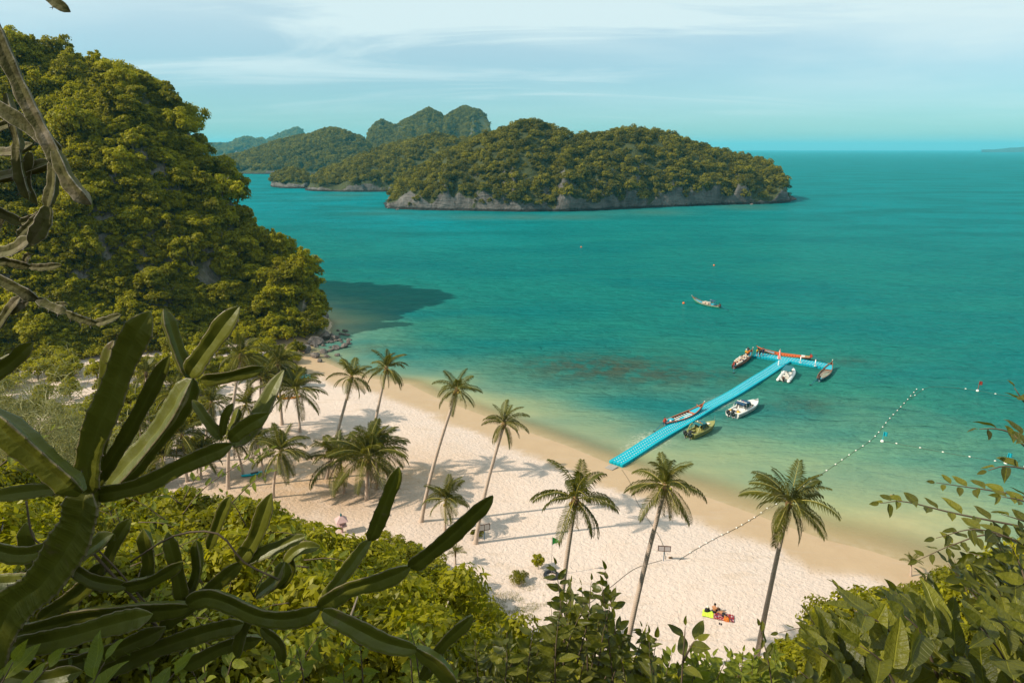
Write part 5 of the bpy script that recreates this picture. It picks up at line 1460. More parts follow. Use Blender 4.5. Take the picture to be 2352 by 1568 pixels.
def speedboat(label, bow_px, stern_px, hullc, deckc, canopyc, covered=False):
    s, a, L = boat_frame(bow_px, stern_px, 0.95)
    o = thing('speedboat', label, 'boat', s, (0, 0, a), 'motor boats at the dock')
    B = L * 0.155
    def b(t): return B * (1 - max(0, (t - 0.45) / 0.55) ** 2.6) * (0.93 + 0.07 * min(1, t / .3)) + 0.02
    def sh(t): return 0.78 + 0.34 * t ** 1.6
    def ke(t): return -0.25 + 0.75 * max(0, (t - 0.62) / 0.38) ** 2.0
    N = 22; T = [k / N for k in range(N + 1)]
    def sec(t):
        bb, z1, z0 = b(t), sh(t), min(ke(t), sh(t) - .08); x = t * L
        ch = z0 + (z1 - z0) * (0.32 + 0.2 * t)
        return [Vector((x, y, z)) for y, z in ((-bb, z1), (-bb * 1.03, z1 - .16), (-bb * .90, ch), (-bb * .45, z0 + (ch - z0) * .45), (0, z0), (bb * .45, z0 + (ch - z0) * .45), (bb * .90, ch), (bb * 1.03, z1 - .16), (bb, z1))]
    h = MB().grid([sec(t) for t in T]); h.f.append(tuple(range(9))); h.build('hull', MC[hullc], o, True)
    MB().grid([[Vector((t * L, y * (b(t) * 1.035 + .02), sh(t) - .2 + dz)) for y in (-1,) for dz in (-.05, .05)] for t in T]).grid([[Vector((t * L, (b(t) * 1.035 + .02), sh(t) - .2 + dz)) for dz in (-.05, .05)] for t in T]).build('rub_band', MC['rub'], o)
    w = 0.30
    def cap(t, sg): 
        bb = b(t); inn = max(0.0, bb - w - (0.10 if t < .12 else 0))
        return [Vector((t * L, sg * bb, sh(t))), Vector((t * L, sg * (bb - .05), sh(t) + .05)), Vector((t * L, sg * inn, sh(t) + .04)), Vector((t * L, sg * inn, 0.30))]
    bend = 0.62 if covered else 0.93
    for sg in (-1, 1): MB().grid([cap(t, sg) for t in T if t <= bend + .02]).build('side_deck', MC[deckc], o, True)
    MB().grid([[Vector((t * L, y * (b(t) - .02), sh(t) + .05 + (0.10 if y == 0 else 0.0))) for y in (-1, -.5, 0, .5, 1)] for t in T if t >= bend - .02]).build('foredeck', MC[deckc], o, True)
    MB().grid([[Vector((t * L, y * (b(t) - w), 0.30)) for y in (-1, 1)] for t in T if t <= bend]).build('cockpit_floor', MC['pale' if not covered else 'olive'], o)
    MB().box((0.03 * L, 0, 0.62), (0.12, 2 * (b(0) - .1), 0.5)).build('transom', MC[deckc], o)
    # seats
    for x in (0.14, 0.24): 
        for sg in (-1, 1): MB().box((x * L, sg * B * .45, .52), (0.6, B * .55, 0.42)).build('seat', MC['rub' if x < .2 else deckc], o)
    # console and screen
    MB().box((0.40 * L, 0, .75), (0.9, B * 1.15, 0.9), taper=.85).build('console', MC[deckc], o)
    fx, rx, zt_ = 0.60 * L, 0.50 * L, 1.75
    if covered: fx, rx = 0.62 * L, 0.50 * L
    yb, yt = B * .74, B * .62
    scr = MB()
    scr.add([(fx, -yb * .8, sh(.6) + .1), (fx, yb * .8, sh(.6) + .1), (rx, yt, zt_), (rx, -yt, zt_)], [(0, 1, 2, 3)])
    for sg in (-1, 1): scr.add([(fx, sg * yb * .8, sh(.6) + .1), (0.36 * L, sg * yb, sh(.4) + .1), (0.36 * L, sg * yt, zt_), (rx, sg * yt, zt_)], [(0, 1, 2, 3)])
    ws = scr.build('windscreen', M_glass, o)
    fr = MB()
    for sg in (-1, 1):
        fr.tube([(fx + .02, sg * yb * .8, sh(.6) + .1), (rx + .02, sg * yt, zt_)], .035, 5); fr.tube([(fx, sg * yb * .8, sh(.6) + .1), (0.36 * L, sg * (yb + .02), sh(.4) + .1)], .035, 5); fr.tube([((fx + .36 * L) / 2, sg * (yb * .92), sh(.5) + .1), (rx - .1, sg * (yt + .01), zt_)], .025, 5)
    fr.tube([(fx + .03, 0, sh(.6) + .1), (rx + .03, 0, zt_)], .025, 5)
    fr.build('screen_frame', MC[deckc], ws)
    # canopy
    x0, x1 = 0.22 * L, 0.52 * L
    cn = []
    for k in range(7):
        x = x0 + (x1 - x0) * k / 6
        cn.append([Vector((x, y * yt * 1.12, 1.80 + .14 * (1 - y * y) - .06 * abs(k / 3 - 1) ** 2)) for y in (-1, -.6, 0, .6, 1)])
    MB().grid(cn).grid([[p - Vector((0, 0, .05)) for p in r[::-1]] for r in cn]).build('canopy', MC[canopyc], o, True)
    MB().box((0.345 * L, 0, 1.96), (0.16, yt * 2.2, .06)).build('roof_bar', MC[deckc], o)
    for x in (x0 + .15, 0.36 * L):
        for sg in (-1, 1): MB().tube([(x - .2, sg * (B - .3), sh(.2)), (x, sg * yt * 1.05, 1.80)], .035, 5).build('canopy_post', MC[deckc], o)
    MB().ball((0.35 * L, 0.25, 2.08), 0.12, 8, 5).build('radar_dome', MC['white'], o, True)
    MB().ball((0.35 * L, -0.25, 2.05), 0.09, 8, 5).build('beacon', MC['red'], o, True)
    MB().tube([(0.30 * L, -yt, 1.9), (0.27 * L, -yt, 3.4)], [.015, .008], 4).build('antenna', M_dark, o)
    for sg in (-1, 1): outboard(o, (-0.28, sg * 0.42, 0.10), 'black', 1.05, -0.22)
    if covered:
        MB().tube([(0.97 * L, 0, sh(.97) + .1), (0.985 * L, 0, 2.0)], .02, 5).build('jackstaff', M_steel, o)
        MB().box((0.72 * L, 0, sh(.72) + .17), (.5, .5, .06)).build('deck_hatch', MC['white'], o)
        for sg in (-1, 1): MB().tube([(0.12 * L, sg * (B - .15), .85), (0.20 * L, sg * (B - .2), 1.65), (0.26 * L, sg * (B - .3), 1.8)], .07, 6).build('arch_leg', MC[deckc], o)
    else:
        MB().tube([(0.10 * L, -0.62, .55), (0.10 * L, -.62, 1.0)], .24, 10).build('yellow_barrel', MC['yellow'], o, True)
        MB().box((0.07 * L, .7, .85), (.4, .3, .3)).build('life_jacket_pile', MC['yellow'], o)
        MB().grid([[Vector((t * L, y * (b(t) - w), sh(t) - .12)) for y in (-1, 1)] for t in (.70, .78, .86, .92)]).build('bow_cushion', MC['white'], o)
    return o
speedboat('white speedboat with navy canopy and twin black outboards at the dock', (1741, 918), (1681, 953), 'gel', 'gel', 'navy')
speedboat('olive green speedboat with teal canopy and twin black outboards', (1642, 968), (1583, 1001), 'olive', 'olive', 'tealcan', True)
# inflatable
s, a, L = boat_frame((1818, 847), (1800, 872), 0.5)
rib = thing('inflatable_boat', 'small white inflatable boat with teal canopy tucked under the dock arm', 'boat', s, (0, 0, a), 'motor boats at the dock')
hb_ = 0.95
for sg in (-1, 1):
    pts = [(-0.35, sg * hb_, .30), (0.0, sg * hb_, .30), (L * .55, sg * hb_, .34), (L * .80, sg * hb_ * .8, .45), (L * .95, sg * hb_ * .35, .58), (L, 0, .62)]
    tb_ = MB().tube(catmull([Vector(p) for p in pts], 18), [.10] + [.30] * 17 + [.24], 10).build('tube', M_white, rib, True)
    MB().ball((-0.38, sg * hb_, .30), 0.30, 10, 7).build('tube_end', M_white, rib, True)
    MB().tube([(-0.05, sg * hb_, .31), (0.03, sg * hb_, .31)], .312, 10).build('tube_band', MC['rub'], tb_, True)
MB().box((L * .42, 0, .16), (L * .84, 1.5, .1)).build('floor', MC['white'], rib)
MB().box((0.02, 0, .36), (.1, 1.5, .5)).build('transom', MC['white'], rib)
MB().box((L * .45, 0, .62), (.6, .7, .85), taper=.85).build('console', MC['white'], rib)
MB().box((L * .25, 0, .45), (.5, 1.0, .4)).build('seat', MC['white'], rib)
for x in (.10, .62):
    for sg in (-1, 1): MB().tube([(x * L, sg * .75, .45), (x * L + .05, sg * .68, 1.75)], .04, 6).build('canopy_post', M_white, rib)
MB().tube([(0.10 * L, -.72, 1.35), (0.08 * L, -.7, 1.5), (0.08 * L, .7, 1.5), (0.10 * L, .72, 1.35)], .05, 6).build('roll_bar', M_white, rib, True)
MB().box((L * .42, 0, 1.79), (L * .52, 1.55, .06)).build('canopy', MC['tealcan'], rib)
outboard(rib, (-.25, 0, .05), 'dkwood', 0.95, -.2)

# ================================================================== PEOPLE
def skin_body(joints, edges, rad):
    me = bpy.data.meshes.new('body'); me.from_pydata([Vector(j) for j in joints], edges, []); me.update()
    ob = bpy.data.objects.new('body_tmp', me); COL.objects.link(ob)
    sk = ob.modifiers.new('skin', 'SKIN'); sk.use_smooth_shade = True
    lay = me.skin_vertices[0].data if len(me.skin_vertices) else None
    if lay is None:
        bpy.context.view_layer.objects.active = ob
        lay = me.skin_vertices[0].data
    for i, r in enumerate(rad): lay[i].radius = (r, r) if isinstance(r, (int, float)) else r
    lay[0].use_root = True
    ss = ob.modifiers.new('sub', 'SUBSURF'); ss.levels = ss.render_levels = 1
    dg = bpy.context.evaluated_depsgraph_get(); dg.update()
    out = bpy.data.meshes.new_from_object(ob.evaluated_get(dg))
    bpy.data.objects.remove(ob); out.name = 'body'
    return out
E_BODY = [(0, 1), (1, 2), (2, 3), (3, 4), (4, 5), (2, 6), (6, 7), (7, 8), (8, 9), (2, 10), (10, 11), (11, 12), (12, 13), (0, 14), (14, 15), (15, 16), (16, 17), (0, 18), (18, 19), (19, 20), (20, 21)]
R_BODY = [(.15, .12), (.14, .11), (.16, .11), .055, .095, .085, .07, .05, .038, .04, .07, .05, .038, .04, .095, .065, .045, .045, .095, .065, .045, .045]
def pose(kind):
    if kind == 'stand':
        J = [(0, 0, .95), (0, 0, 1.15), (0, 0, 1.38), (0, 0, 1.50), (.01, 0, 1.60), (.01, 0, 1.70), (0, .20, 1.38), (.02, .26, 1.10), (.10, .25, .88), (.14, .24, .80), (0, -.20, 1.38), (.03, -.27, 1.10), (.12, -.25, .9), (.16, -.24, .82),
             (0, .10, .88), (.04, .11, .48), (-.03, .11, .08), (.12, .12, .04), (0, -.10, .88), (.0, -.11, .48), (-.04, -.11, .08), (.11, -.12, .04)]
    elif kind == 'bend':
        J = [(0, 0, .92), (.14, 0, 1.08), (.32, 0, 1.24), (.42, 0, 1.30), (.50, 0, 1.34), (.58, 0, 1.38), (.32, .20, 1.22), (.46, .24, .98), (.60, .2, .86), (.66, .2, .82), (.32, -.20, 1.22), (.46, -.24, .98), (.60, -.2, .86), (.66, -.2, .82),
             (0, .10, .86), (.08, .11, .47), (-.06, .12, .08), (.08, .12, .04), (0, -.10, .86), (-.10, -.11, .47), (-.25, -.12, .10), (-.12, -.12, .05)]
    elif kind == 'sit':
        J = [(0, 0, .12), (-.02, 0, .32), (0, 0, .55), (.03, 0, .66), (.05, 0, .76), (.06, 0, .86), (0, .20, .55), (.10, .25, .32), (.30, .18, .25), (.36, .15, .24), (0, -.20, .55), (.10, -.25, .32), (.30, -.18, .25), (.36, -.15, .24),
             (.06, .10, .12), (.42, .12, .16), (.48, .12, -.22), (.60, .12, -.26), (.06, -.10, .12), (.42, -.12, .16), (.48, -.12, -.22), (.60, -.12, -.26)]
    elif kind == 'beach_sit':
        J = [(0, 0, .12), (-.04, 0, .32), (0, 0, .55), (.05, 0, .66), (.08, 0, .76), (.09, 0, .86), (0, .20, .54), (.16, .26, .36), (.38, .20, .40), (.45, .17, .42), (0, -.20, .54), (.14, -.27, .34), (.36, -.24, .36), (.43, -.2, .38),
             (.08, .11, .11), (.44, .16, .42), (.66, .14, .08), (.80, .15, .05), (.08, -.11, .11), (.46, -.14, .36), (.74, -.16, .07), (.88, -.16, .05)]
    elif kind == 'lie':
        J = [(0, 0, .11), (.18, 0, .13), (.40, 0, .16), (.52, 0, .17), (.62, 0, .19), (.72, 0, .19), (.40, .20, .14), (.48, .36, .08), (.66, .30, .06), (.72, .26, .06), (.40, -.20, .14), (.46, -.34, .08), (.30, -.44, .06), (.24, -.44, .06),
             (-.08, .10, .10), (-.46, .14, .30), (-.72, .14, .07), (-.84, .16, .08), (-.08, -.10, .10), (-.50, -.12, .10), (-.92, -.13, .06), (-1.02, -.14, .09)]
    else:  # swim: only head and shoulders clear the water
        J = [(0, 0, -.45), (0, 0, -.25), (0, 0, .0), (.02, 0, .12), (.04, 0, .22), (.05, 0, .32), (0, .20, .0), (.25, .30, .02), (.50, .34, .03), (.58, .34, .02), (0, -.20, .0), (.22, -.34, .0), (.44, -.30, .02), (.52, -.28, .02),
             (0, .10, -.5), (-.05, .11, -.85), (-.15, .11, -1.15), (-.05, .12, -1.2), (0, -.10, -.5), (-.06, -.11, -.85), (-.2, -.11, -1.15), (-.1, -.12, -1.2)]
    return [Vector(j) for j in J]
BODY = {}; POSE = {}
for k in ('stand', 'bend', 'sit', 'beach_sit', 'lie', 'swim'):
    POSE[k] = pose(k); BODY[k] = skin_body(POSE[k], E_BODY, R_BODY)
SKIN = {'tan': paint('tan_skin', (0.36, 0.16, 0.075), 0.55, 0.3, .15), 'pale': paint('pale_skin', (0.50, 0.28, 0.18), 0.55, 0.3, .15)}
CLO = {k: paint('cloth_' + k, v, 0.85, 0.2, .25, 6) for k, v in {'white': (.62, .58, .52), 'black': (.02, .02, .024), 'orange': (.62, .17, .02), 'yellow': (.60, .40, .03), 'navy': (.02, .03, .07), 'straw': (.55, .42, .26), 'red': (.45, .05, .03), 'grey': (.2, .19, .18), 'hair': (.018, .013, .010), 'blue': (.03, .2, .32)}.items()}
BODY_M = {(k, s): None for k in BODY for s in SKIN}
for k in BODY:
    for s in SKIN:
        m = BODY[k].copy(); m.materials.clear(); m.materials.append(SKIN[s]); BODY_M[(k, s)] = m
def cloth_tube(J, idx, rad, flat=.75, n=8):
    return MB().tube([J[i] for i in idx], rad, n, True, flat)
PARTS = {}
for k, J in POSE.items():
    PARTS[k, 'shirt'] = MB().tube([J[0].lerp(J[1], .2), J[1], J[1].lerp(J[2], .7), J[2], J[2].lerp(J[3], .5)], [.175, .18, .20, .19, .08], 10, True, 1.0)
    sl = PARTS[k, 'shirt']
    for a_, b_ in ((6, 7), (10, 11)): sl.tube([J[2].lerp(J[a_], .7), J[a_], J[a_].lerp(J[b_], .6)], [.09, .095, .08], 7)
    PARTS[k, 'shorts'] = MB().tube([J[1].lerp(J[0], .5), J[0], J[14].lerp(J[18], .5)], [.165, .175, .16], 9)
    for a_, b_ in ((14, 15), (18, 19)): PARTS[k, 'shorts'].tube([J[a_], J[a_].lerp(J[b_], .75)], [.12, .095], 7)
    PARTS[k, 'hair'] = MB().ball(J[4].lerp(J[5], .62) - (J[3] - J[2]).normalized() * 0 + Vector((-.025, 0, .02)), .118, 8, 6, (1, .92, .95))
    h = J[5]
    PARTS[k, 'hat'] = MB().tube([h + Vector((0, 0, -.03)), h + Vector((0, 0, -.02)), h + Vector((0, 0, .03)), h + Vector((0, 0, .11)), h + Vector((0, 0, .13))], [.20, .20, .125, .11, .03], 10)
    nz, fw = J[4], Vector((1, 0, 0))
    PARTS[k, 'face'] = MB().ball(J[4] + Vector((.10, 0, .0)), .022, 6, 4).ball(J[4] + Vector((.085, .035, .03)), .013, 5, 4).ball(J[4] + Vector((.085, -.035, .03)), .013, 5, 4)
PM = {}
def person(label, loc, rz, kind='stand', skin='tan', shirt=None, shorts='black', hat=None, group=None, scale=1.0):
    o = thing('person', label, 'person', loc, (0, 0, rz), group, scale)
    link('body', BODY_M[(kind, skin)], o)
    for part, c in (('shirt', shirt), ('shorts', shorts), ('hat', hat), ('hair', 'hair')):
        if c is None: continue
        key = (kind, part, c)
        if key not in PM: PM[key] = PARTS[kind, part].mesh(part, CLO[c], True)
        link(part, PM[key], o)
    return o
def boat_pt(bo, x, y, z): return bo.matrix_world @ Vector((x, y, z))
bpy.context.view_layer.update()
aA = bA.rotation_euler.z
rgp = random.Random(21)
seat_grp = 'passengers seated in the crowded longtail'
combos = [('white', 'straw'), ('black', 'white'), ('white', None), ('black', None), ('grey', 'white'), ('navy', 'straw'), ('white', 'white'), ('red', 'white'), ('black', 'straw')]
n = 0
for r in range(9):
    for c in range(3):
        t_ = 0.10 + 0.066 * r
        if n >= 26: break
        sh_, ht_ = combos[rgp.randrange(len(combos))]
        y = (c - 1) * 0.46 * min(1, bbA(t_) / .8) + rgp.uniform(-.05, .05)
        p = boat_pt(bA, t_ * LA + rgp.uniform(-.06, .06), y, shA(t_) - .22)
        person('seated passenger in %s top%s packed into the brown longtail' % (sh_, ' and pale hat' if ht_ else ', bareheaded,'), p, aA + rgp.uniform(-.4, .4) + (3.14 if r > 6 else 0), 'sit', rgp.choice(('tan', 'pale')), sh_, rgp.choice(('black', 'navy', 'grey')), ht_, seat_grp); n += 1
for t_, y, sh_, so, k_, lab, ht in [(0.70, .18, 'yellow', 'black', 'stand', 'person in yellow top standing in the crowded brown boat', 'white'), (0.74, -.25, 'orange', 'grey', 'stand', 'person in orange top standing near the bow of the crowded boat', None), (0.80, 0.1, 'black', 'black', 'bend', 'person in black bending over the bow of the crowded boat', None), (0.68, -.2, 'orange', 'navy', 'stand', 'person in orange vest standing behind another in the crowded boat', None)]:
    person(lab, boat_pt(bA, t_ * LA, y, shA(t_) - (.35 if k_ == 'stand' else .12)), aA + .6, k_, 'tan', sh_, so, ht)
for u, v, sh_, so, rz, lab in [(1738.5, 818, 'yellow', 'black', 2.6, 'person in yellow and dark clothes standing at the dock corner'), (1744.5, 819.5, 'black', 'black', 2.2, 'person in dark clothes in the middle of the three on the dock'), (1752, 816.5, 'navy', 'navy', 0.8, 'person in navy clothes standing on the dock beside the orange boat')]:
    person(lab, gp(u, v, .42), rz, 'stand', 'tan', sh_, so)
# swimmer
person('swimmer with dark hair up to the shoulders in the shallow water', gp(2052, 1141, 0.02), 2.2, 'swim', 'pale', None, 'navy')
# sunbathers and their things
t = NT('lime_towel'); wv = t.n.new('ShaderNodeTexWave'); t.set(wv, 'Scale', 2.2); t.l.new(t.coord(), wv.inputs['Vector'])
M_lime = t.done(t.pbr(t.mix(wv.outputs['Fac'], (0.42, 0.62, 0.03), (0.60, 0.78, 0.10)), 0.9, .1))
t = NT('red_pattern_towel'); vv = t.noise(9, 2, .5, t.coord()); v2 = t.noise(4, 2, .5, t.coord())
M_redt = t.done(t.pbr(t.mix(t.rng(vv, .48, .54), (0.22, 0.02, 0.02), t.mix(t.rng(v2, .45, .6), (0.5, 0.33, 0.30), (0.06, 0.03, 0.10))), 0.9, .1))
def towel(name, label, u, v, rz, m, sx, sy, seed):
    p = gt(u, v)
    o = thing(name, label, 'towel', (p.x, p.y, p.z + 0.03), (0, 0, rz))
    rows = [[Vector(((i / 10 - .5) * sx, (j / 8 - .5) * sy, 0.05 * float(fbm(np.array([i * .5 + seed]), np.array([j * .6]), 2)[0]) + 0.05)) for j in range(9)] for i in range(11)]
    MB().grid(rows).grid([[q - Vector((0, 0, .015)) for q in r[::-1]] for r in rows]).build('cloth', m, o, True)
    return o
towel('beach_towel', 'lime green striped towel on the sand under the sitting person', 1636, 1412, -0.35, M_lime, 1.75, 1.0, 1)
towel('beach_towel', 'dark red patterned towel beside the lime green one', 1662, 1417, -0.30, M_redt, 1.8, 1.05, 5)
p = gt(1640, 1407)
person('bare backed person sitting on the lime green towel', (p.x, p.y, p.z + .06), 0.9, 'beach_sit', 'tan', None, 'black')
p = gt(1661, 1414)
person('sunbather in dark swimwear reclining on the red towel', (p.x, p.y, p.z + .06), 1.9, 'lie', 'tan', None, 'black')
p = gt(1624, 1404)
bg = thing('beach_bag', 'small black bag with a white bundle on top beside the lime towel', 'bag', p, (0, 0, .3))
MB().tube([(0, 0, 0), (0, 0, .08), (0, 0, .36), (0, 0, .46)], [.26, .29, .22, .08], 9, flat=.7).build('bag_body', CLO['black'], bg, True)
MB().ball((0.02, 0, .52), .13, 8, 6).build('white_bundle', CLO['white'], bg, True)
p = gt(1668, 1424)
bg = thing('beach_bag', 'bright orange bag at the corner of the red towel', 'bag', p, (0, 0, -.4))
MB().box((0, 0, .14), (.50, .34, .28), taper=.75).build('bag_body', CLO['orange'], bg)
MB().tube([(-.16, 0, .26), (-.1, 0, .40), (.1, 0, .40), (.16, 0, .26)], .018, 5).build('handle', CLO['orange'], bg)
for u, v, lab in ((1652.5, 1431.5, 'left one of two dark sandals below the towels'), (1656.5, 1433, 'right one of two dark sandals below the towels')):
    p = gt(u, v); o = thing('sandal', lab, 'sandal', (p.x, p.y, p.z + .03), (0, 0, 1.3))
    MB().tube([(-.14, 0, .0), (-.06, 0, .0), (.06, 0, 0), (.14, 0, 0)], [.04, .05, .06, .03], 8, True, .35).build('sole', CLO['black'], o)
    MB().tube([(0.0, .055, .01), (.05, 0, .06), (0.0, -.055, .01)], .012, 5).build('strap', CLO['black'], o)

# ================================================================== SMALL THINGS ON BEACH AND WATER
# signboards
def sign(label, u, v, rz, h, w, bh, panel):
    p = gt(u, v); o = thing('signboard', label, 'sign', p, (0, 0, rz), 'signboards on the beach')
    MB().tube([(0, 0.03, -.4), (0, 0.03, h)], .035, 6).build('post', MC['blue'], o)
    z = h - bh / 2
    MB().box((0, 0, z), (w, .03, bh)).build('panel', panel, o)
    for dx, dz, sx_, sz_ in ((0, bh / 2, w + .06, .06), (0, -bh / 2, w + .06, .06), (-w / 2, 0, .06, bh), (w / 2, 0, .06, bh), (0, 0, .05, bh)):
        MB().box((dx, -.002, z + dz), (sx_, .06, sz_)).build('frame_rail', MC['dkwood'], o)
    return o
M_pan = paint('grey_sign_panel', (0.40, 0.37, 0.37), 0.7, .3, .1)
M_panw = paint('white_sign_panel', (0.55, 0.52, 0.50), 0.7, .3, .1)
sign('grey two panel sign on a blue post in the open sand', 1524, 1288, -0.12, 1.75, 1.25, .58, M_pan)
sign('grey signboard beside the thick foot of the slender palm', 1113, 1240, 0.35, 1.9, 1.2, .70, M_panw)
# green flag in a tyre
p = gt(1266, 1322)
ty = thing('tyre', 'old black car tyre lying on the sand holding the flag pole', 'tyre', (p.x, p.y, p.z + .12))
m = MB(); rows = []
for i in range(24):
    a = 6.283 * i / 24; rows.append([Vector((math.cos(a) * (.62 + .17 * math.cos(b)), math.sin(a) * (.62 + .17 * math.cos(b)), .15 * math.sin(b))) for b in [6.283 * j / 10 for j in range(10)]])
rows.append(rows[0]); m.grid(rows, True).build('rubber_ring', M_dark, ty, True)
fl = thing('green_flag', 'green triangular warning flag on a thin pole in the tyre', 'flag', p)
MB().tube([(0, 0, -.3), (0.05, 0, 4.35)], .028, 6).build('pole', M_steel, fl)
M_gflag = paint('green_flag_cloth', (0.02, 0.36, 0.05), .8, .2, .2)
rows = [[Vector((.05 + .80 * q, .10 * math.sin(q * 5), 4.3 - .85 * r - .42 * q * (1 - r) + .38 * q * r)) for r in (0, .33, .66, 1)] for q in (0, .25, .5, .75, 1)]
MB().grid(rows).grid([[v_ + Vector((0, .008, 0)) for v_ in r[::-1]] for r in rows]).build('cloth', M_gflag, fl, True)
# coconut on the sand
p = gt(1540, 1281)
o = thing('driftwood_lump', 'small brown lump of driftwood by the open sand sign', 'driftwood', p)
MB().ball((0, 0, .06), .16, 8, 6, (1.5, .8, .6)).build('wood', M_husk, o, True)
# shrine
M_pink = paint('shrine_pink', (0.52, 0.33, 0.31), .8, .2, .2)
p = gt(786, 1222)
sh_ = thing('shrine', 'small pink spirit house with peaked roof between the bushes', 'shrine', p, (0, 0, .4), scale=0.85)
MB().tube([(0, 0, 0), (0, 0, 1.0)], .16, 8).build('pillar', M_pink, sh_)
MB().box((0, 0, 1.05), (1.2, 1.2, .12)).build('platform', M_pink, sh_)
MB().box((0, 0, 1.45), (.62, .62, .7)).build('chamber', M_pink, sh_)
for x in (-.5, .5):
    for y in (-.5, .5): MB().box((x, y, 1.4), (.07, .07, .6)).build('column', MC['white'], sh_)
rf = MB().add([(-.75, -.75, 1.72), (.75, -.75, 1.72), (.75, .75, 1.72), (-.75, .75, 1.72), (-.16, -.16, 2.35), (.16, -.16, 2.35), (.16, .16, 2.35), (-.16, .16, 2.35)], [(0, 1, 5, 4), (1, 2, 6, 5), (2, 3, 7, 6), (3, 0, 4, 7), (4, 5, 6, 7), (3, 2, 1, 0)]).build('roof', M_pink, sh_)
MB().tube([(0, 0, 2.3), (0, 0, 2.6), (0, 0, 2.75)], [.14, .12, .04], 8).build('finial', MC['tealcan'], rf)
MB().tube([(0, 0, 2.7), (0, 0, 4.2)], [.025, .008], 5).build('spire', M_steel, rf)
MB().box((.315, 0, 1.45), (.012, .28, .42)).build('doorway', MC['dkwood'], sh_)
# turquoise tents and an orange canoe behind the palms
M_tent = paint('turquoise_tarp', (0.01, 0.42, 0.52), .6, .3, .15); M_kay = paint('orange_plastic', (0.75, 0.24, 0.01), .45, .4, .15)
for u, v, w, rz, lab in ((692, 886, 3.4, .3, 'turquoise beach tarp shelter behind the wide palm'), (628, 880, 2.6, -.2, 'turquoise tarp corner showing left of the wide palm')):
    p = gt(u, v); o = thing('tarp_shelter', lab, 'shelter', p, (0, 0, rz), 'tarp shelters in the grove')
    rows = [[Vector(((i / 6 - .5) * w, (j / 4 - .5) * 2.2, 1.75 + .25 * math.cos((i / 6 - .5) * 3) - .35 * abs(j / 4 - .5))) for j in range(5)] for i in range(7)]
    MB().grid(rows).grid([[q - Vector((0, 0, .03)) for q in r[::-1]] for r in rows]).build('tarp', M_tent, o, True)
    for x in (-1, 1):
        for y in (-1, 1): MB().tube([(x * w * .46, y * 1.0, 0), (x * w * .46, y * 1.0, 1.65)], .03, 5).build('pole', M_steel, o)
def kayak(lab, u, v, rz, m, L=3.2):
    p = gt(u, v); o = thing('kayak', lab, 'kayak', p, (0.0, 0, rz), 'kayaks in the palm grove')
    rows = []
    for k in range(13):
        q = k / 12; w = .36 * math.sin(math.pi * (0.04 + .92 * q)) ** .7; z = .10 * (2 * q - 1) ** 4
        rows.append([Vector(((q - .5) * L, y * w, z + h_)) for y, h_ in ((-1, .22), (-.7, .04), (0, 0), (.7, .04), (1, .22), (.5, .27), (0, .25 if .35 < q < .65 else .30), (-.5, .27))])
    MB().grid(rows, True).build('hull', m, o, True)
    MB().box((0, 0, .28), (.9, .4, .06)).build('seat_well', M_dark, o)
    for k in (-1, 1): MB().tube([(k * .5, -.1, .32), (k * 1.2, .14, .36)], .02, 5).build('paddle', MC['white'], o)
kayak('orange kayak lying on sand behind the wide palm, right one', 668, 915, .35, M_kay)
kayak('yellow orange kayak partly hidden left of the wide palm', 632, 912, .2, paint('amber_plastic', (0.72, 0.36, 0.02), .45, .4, .15))
kayak('turquoise kayak under the low palms near the pale trunks', 585, 1090, .5, M_tent)
# buoy lines
M_buoy = paint('white_buoy', (0.74, 0.70, 0.62), .45, .4, .1); M_rope = paint('wet_rope', (0.10, 0.09, 0.06), .9, .1, .2); M_obuoy = paint('orange_buoy', (0.70, 0.13, 0.015), .4, .4, .1)
BUOY = MB().ball((0, 0, 0), .105, 9, 6, (1.5, 1, .9)).mesh('buoy_float', M_buoy, True)
SBUOY = MB().ball((0, 0, 0), .09, 8, 6, (1.3, 1, .9)).mesh('buoy_float', M_buoy, True)
def buoy_line(label, px, step, land=False, mesh=BUOY, skip=0.0, seed=1):
    pts = [(gt(u, v) + Vector((0, 0, .05)) if land else gp(u, v, 0.03)) for u, v in px]
    r0 = pts[0].copy(); rg = random.Random(seed)
    o = thing('buoy_line', label, 'buoy line', r0, group='swimming area buoy lines')
    pth = catmull(pts, 60)
    if land:
        for q in pth: q.z = max(zt(q.x, q.y), 0) + .04
    MB().tube([q - r0 for q in pth], .022, 5).build('rope', M_rope, o)
    for q, d in walk(pth, step):
        if rg.random() < skip: continue
        b = link('buoy_float', mesh, o); b.location = q - r0 + d * rg.uniform(-.25, .25) + Vector((0, 0, .04)); b.rotation_euler = (0, 0, math.atan2(d.y, d.x) + rg.uniform(-.4, .4))
buoy_line('row of white floats running from the palm straight out to sea', [(1770, 1166), (1838, 1122), (1892, 1085), (1950, 1045), (2005, 1007), (2040, 965), (2075, 928), (2107, 892)], 2.35, seed=1)
buoy_line('row of white floats running right from the blue pennant', [(2028, 1013), (2090, 1024), (2165, 1038), (2240, 1051), (2310, 1063), (2400, 1082)], 3.1, seed=2)
buoy_line('farthest row of white floats, passing the red pennant', [(2092, 915), (2130, 890), (2180, 889), (2245, 897), (2300, 907), (2400, 922)], 4.4, skip=.2, seed=3)
buoy_line('line of small floats lying across the dry sand to the water', [(1560, 1286), (1640, 1238), (1700, 1208), (1770, 1166)], 1.5, True, SBUOY, seed=4)
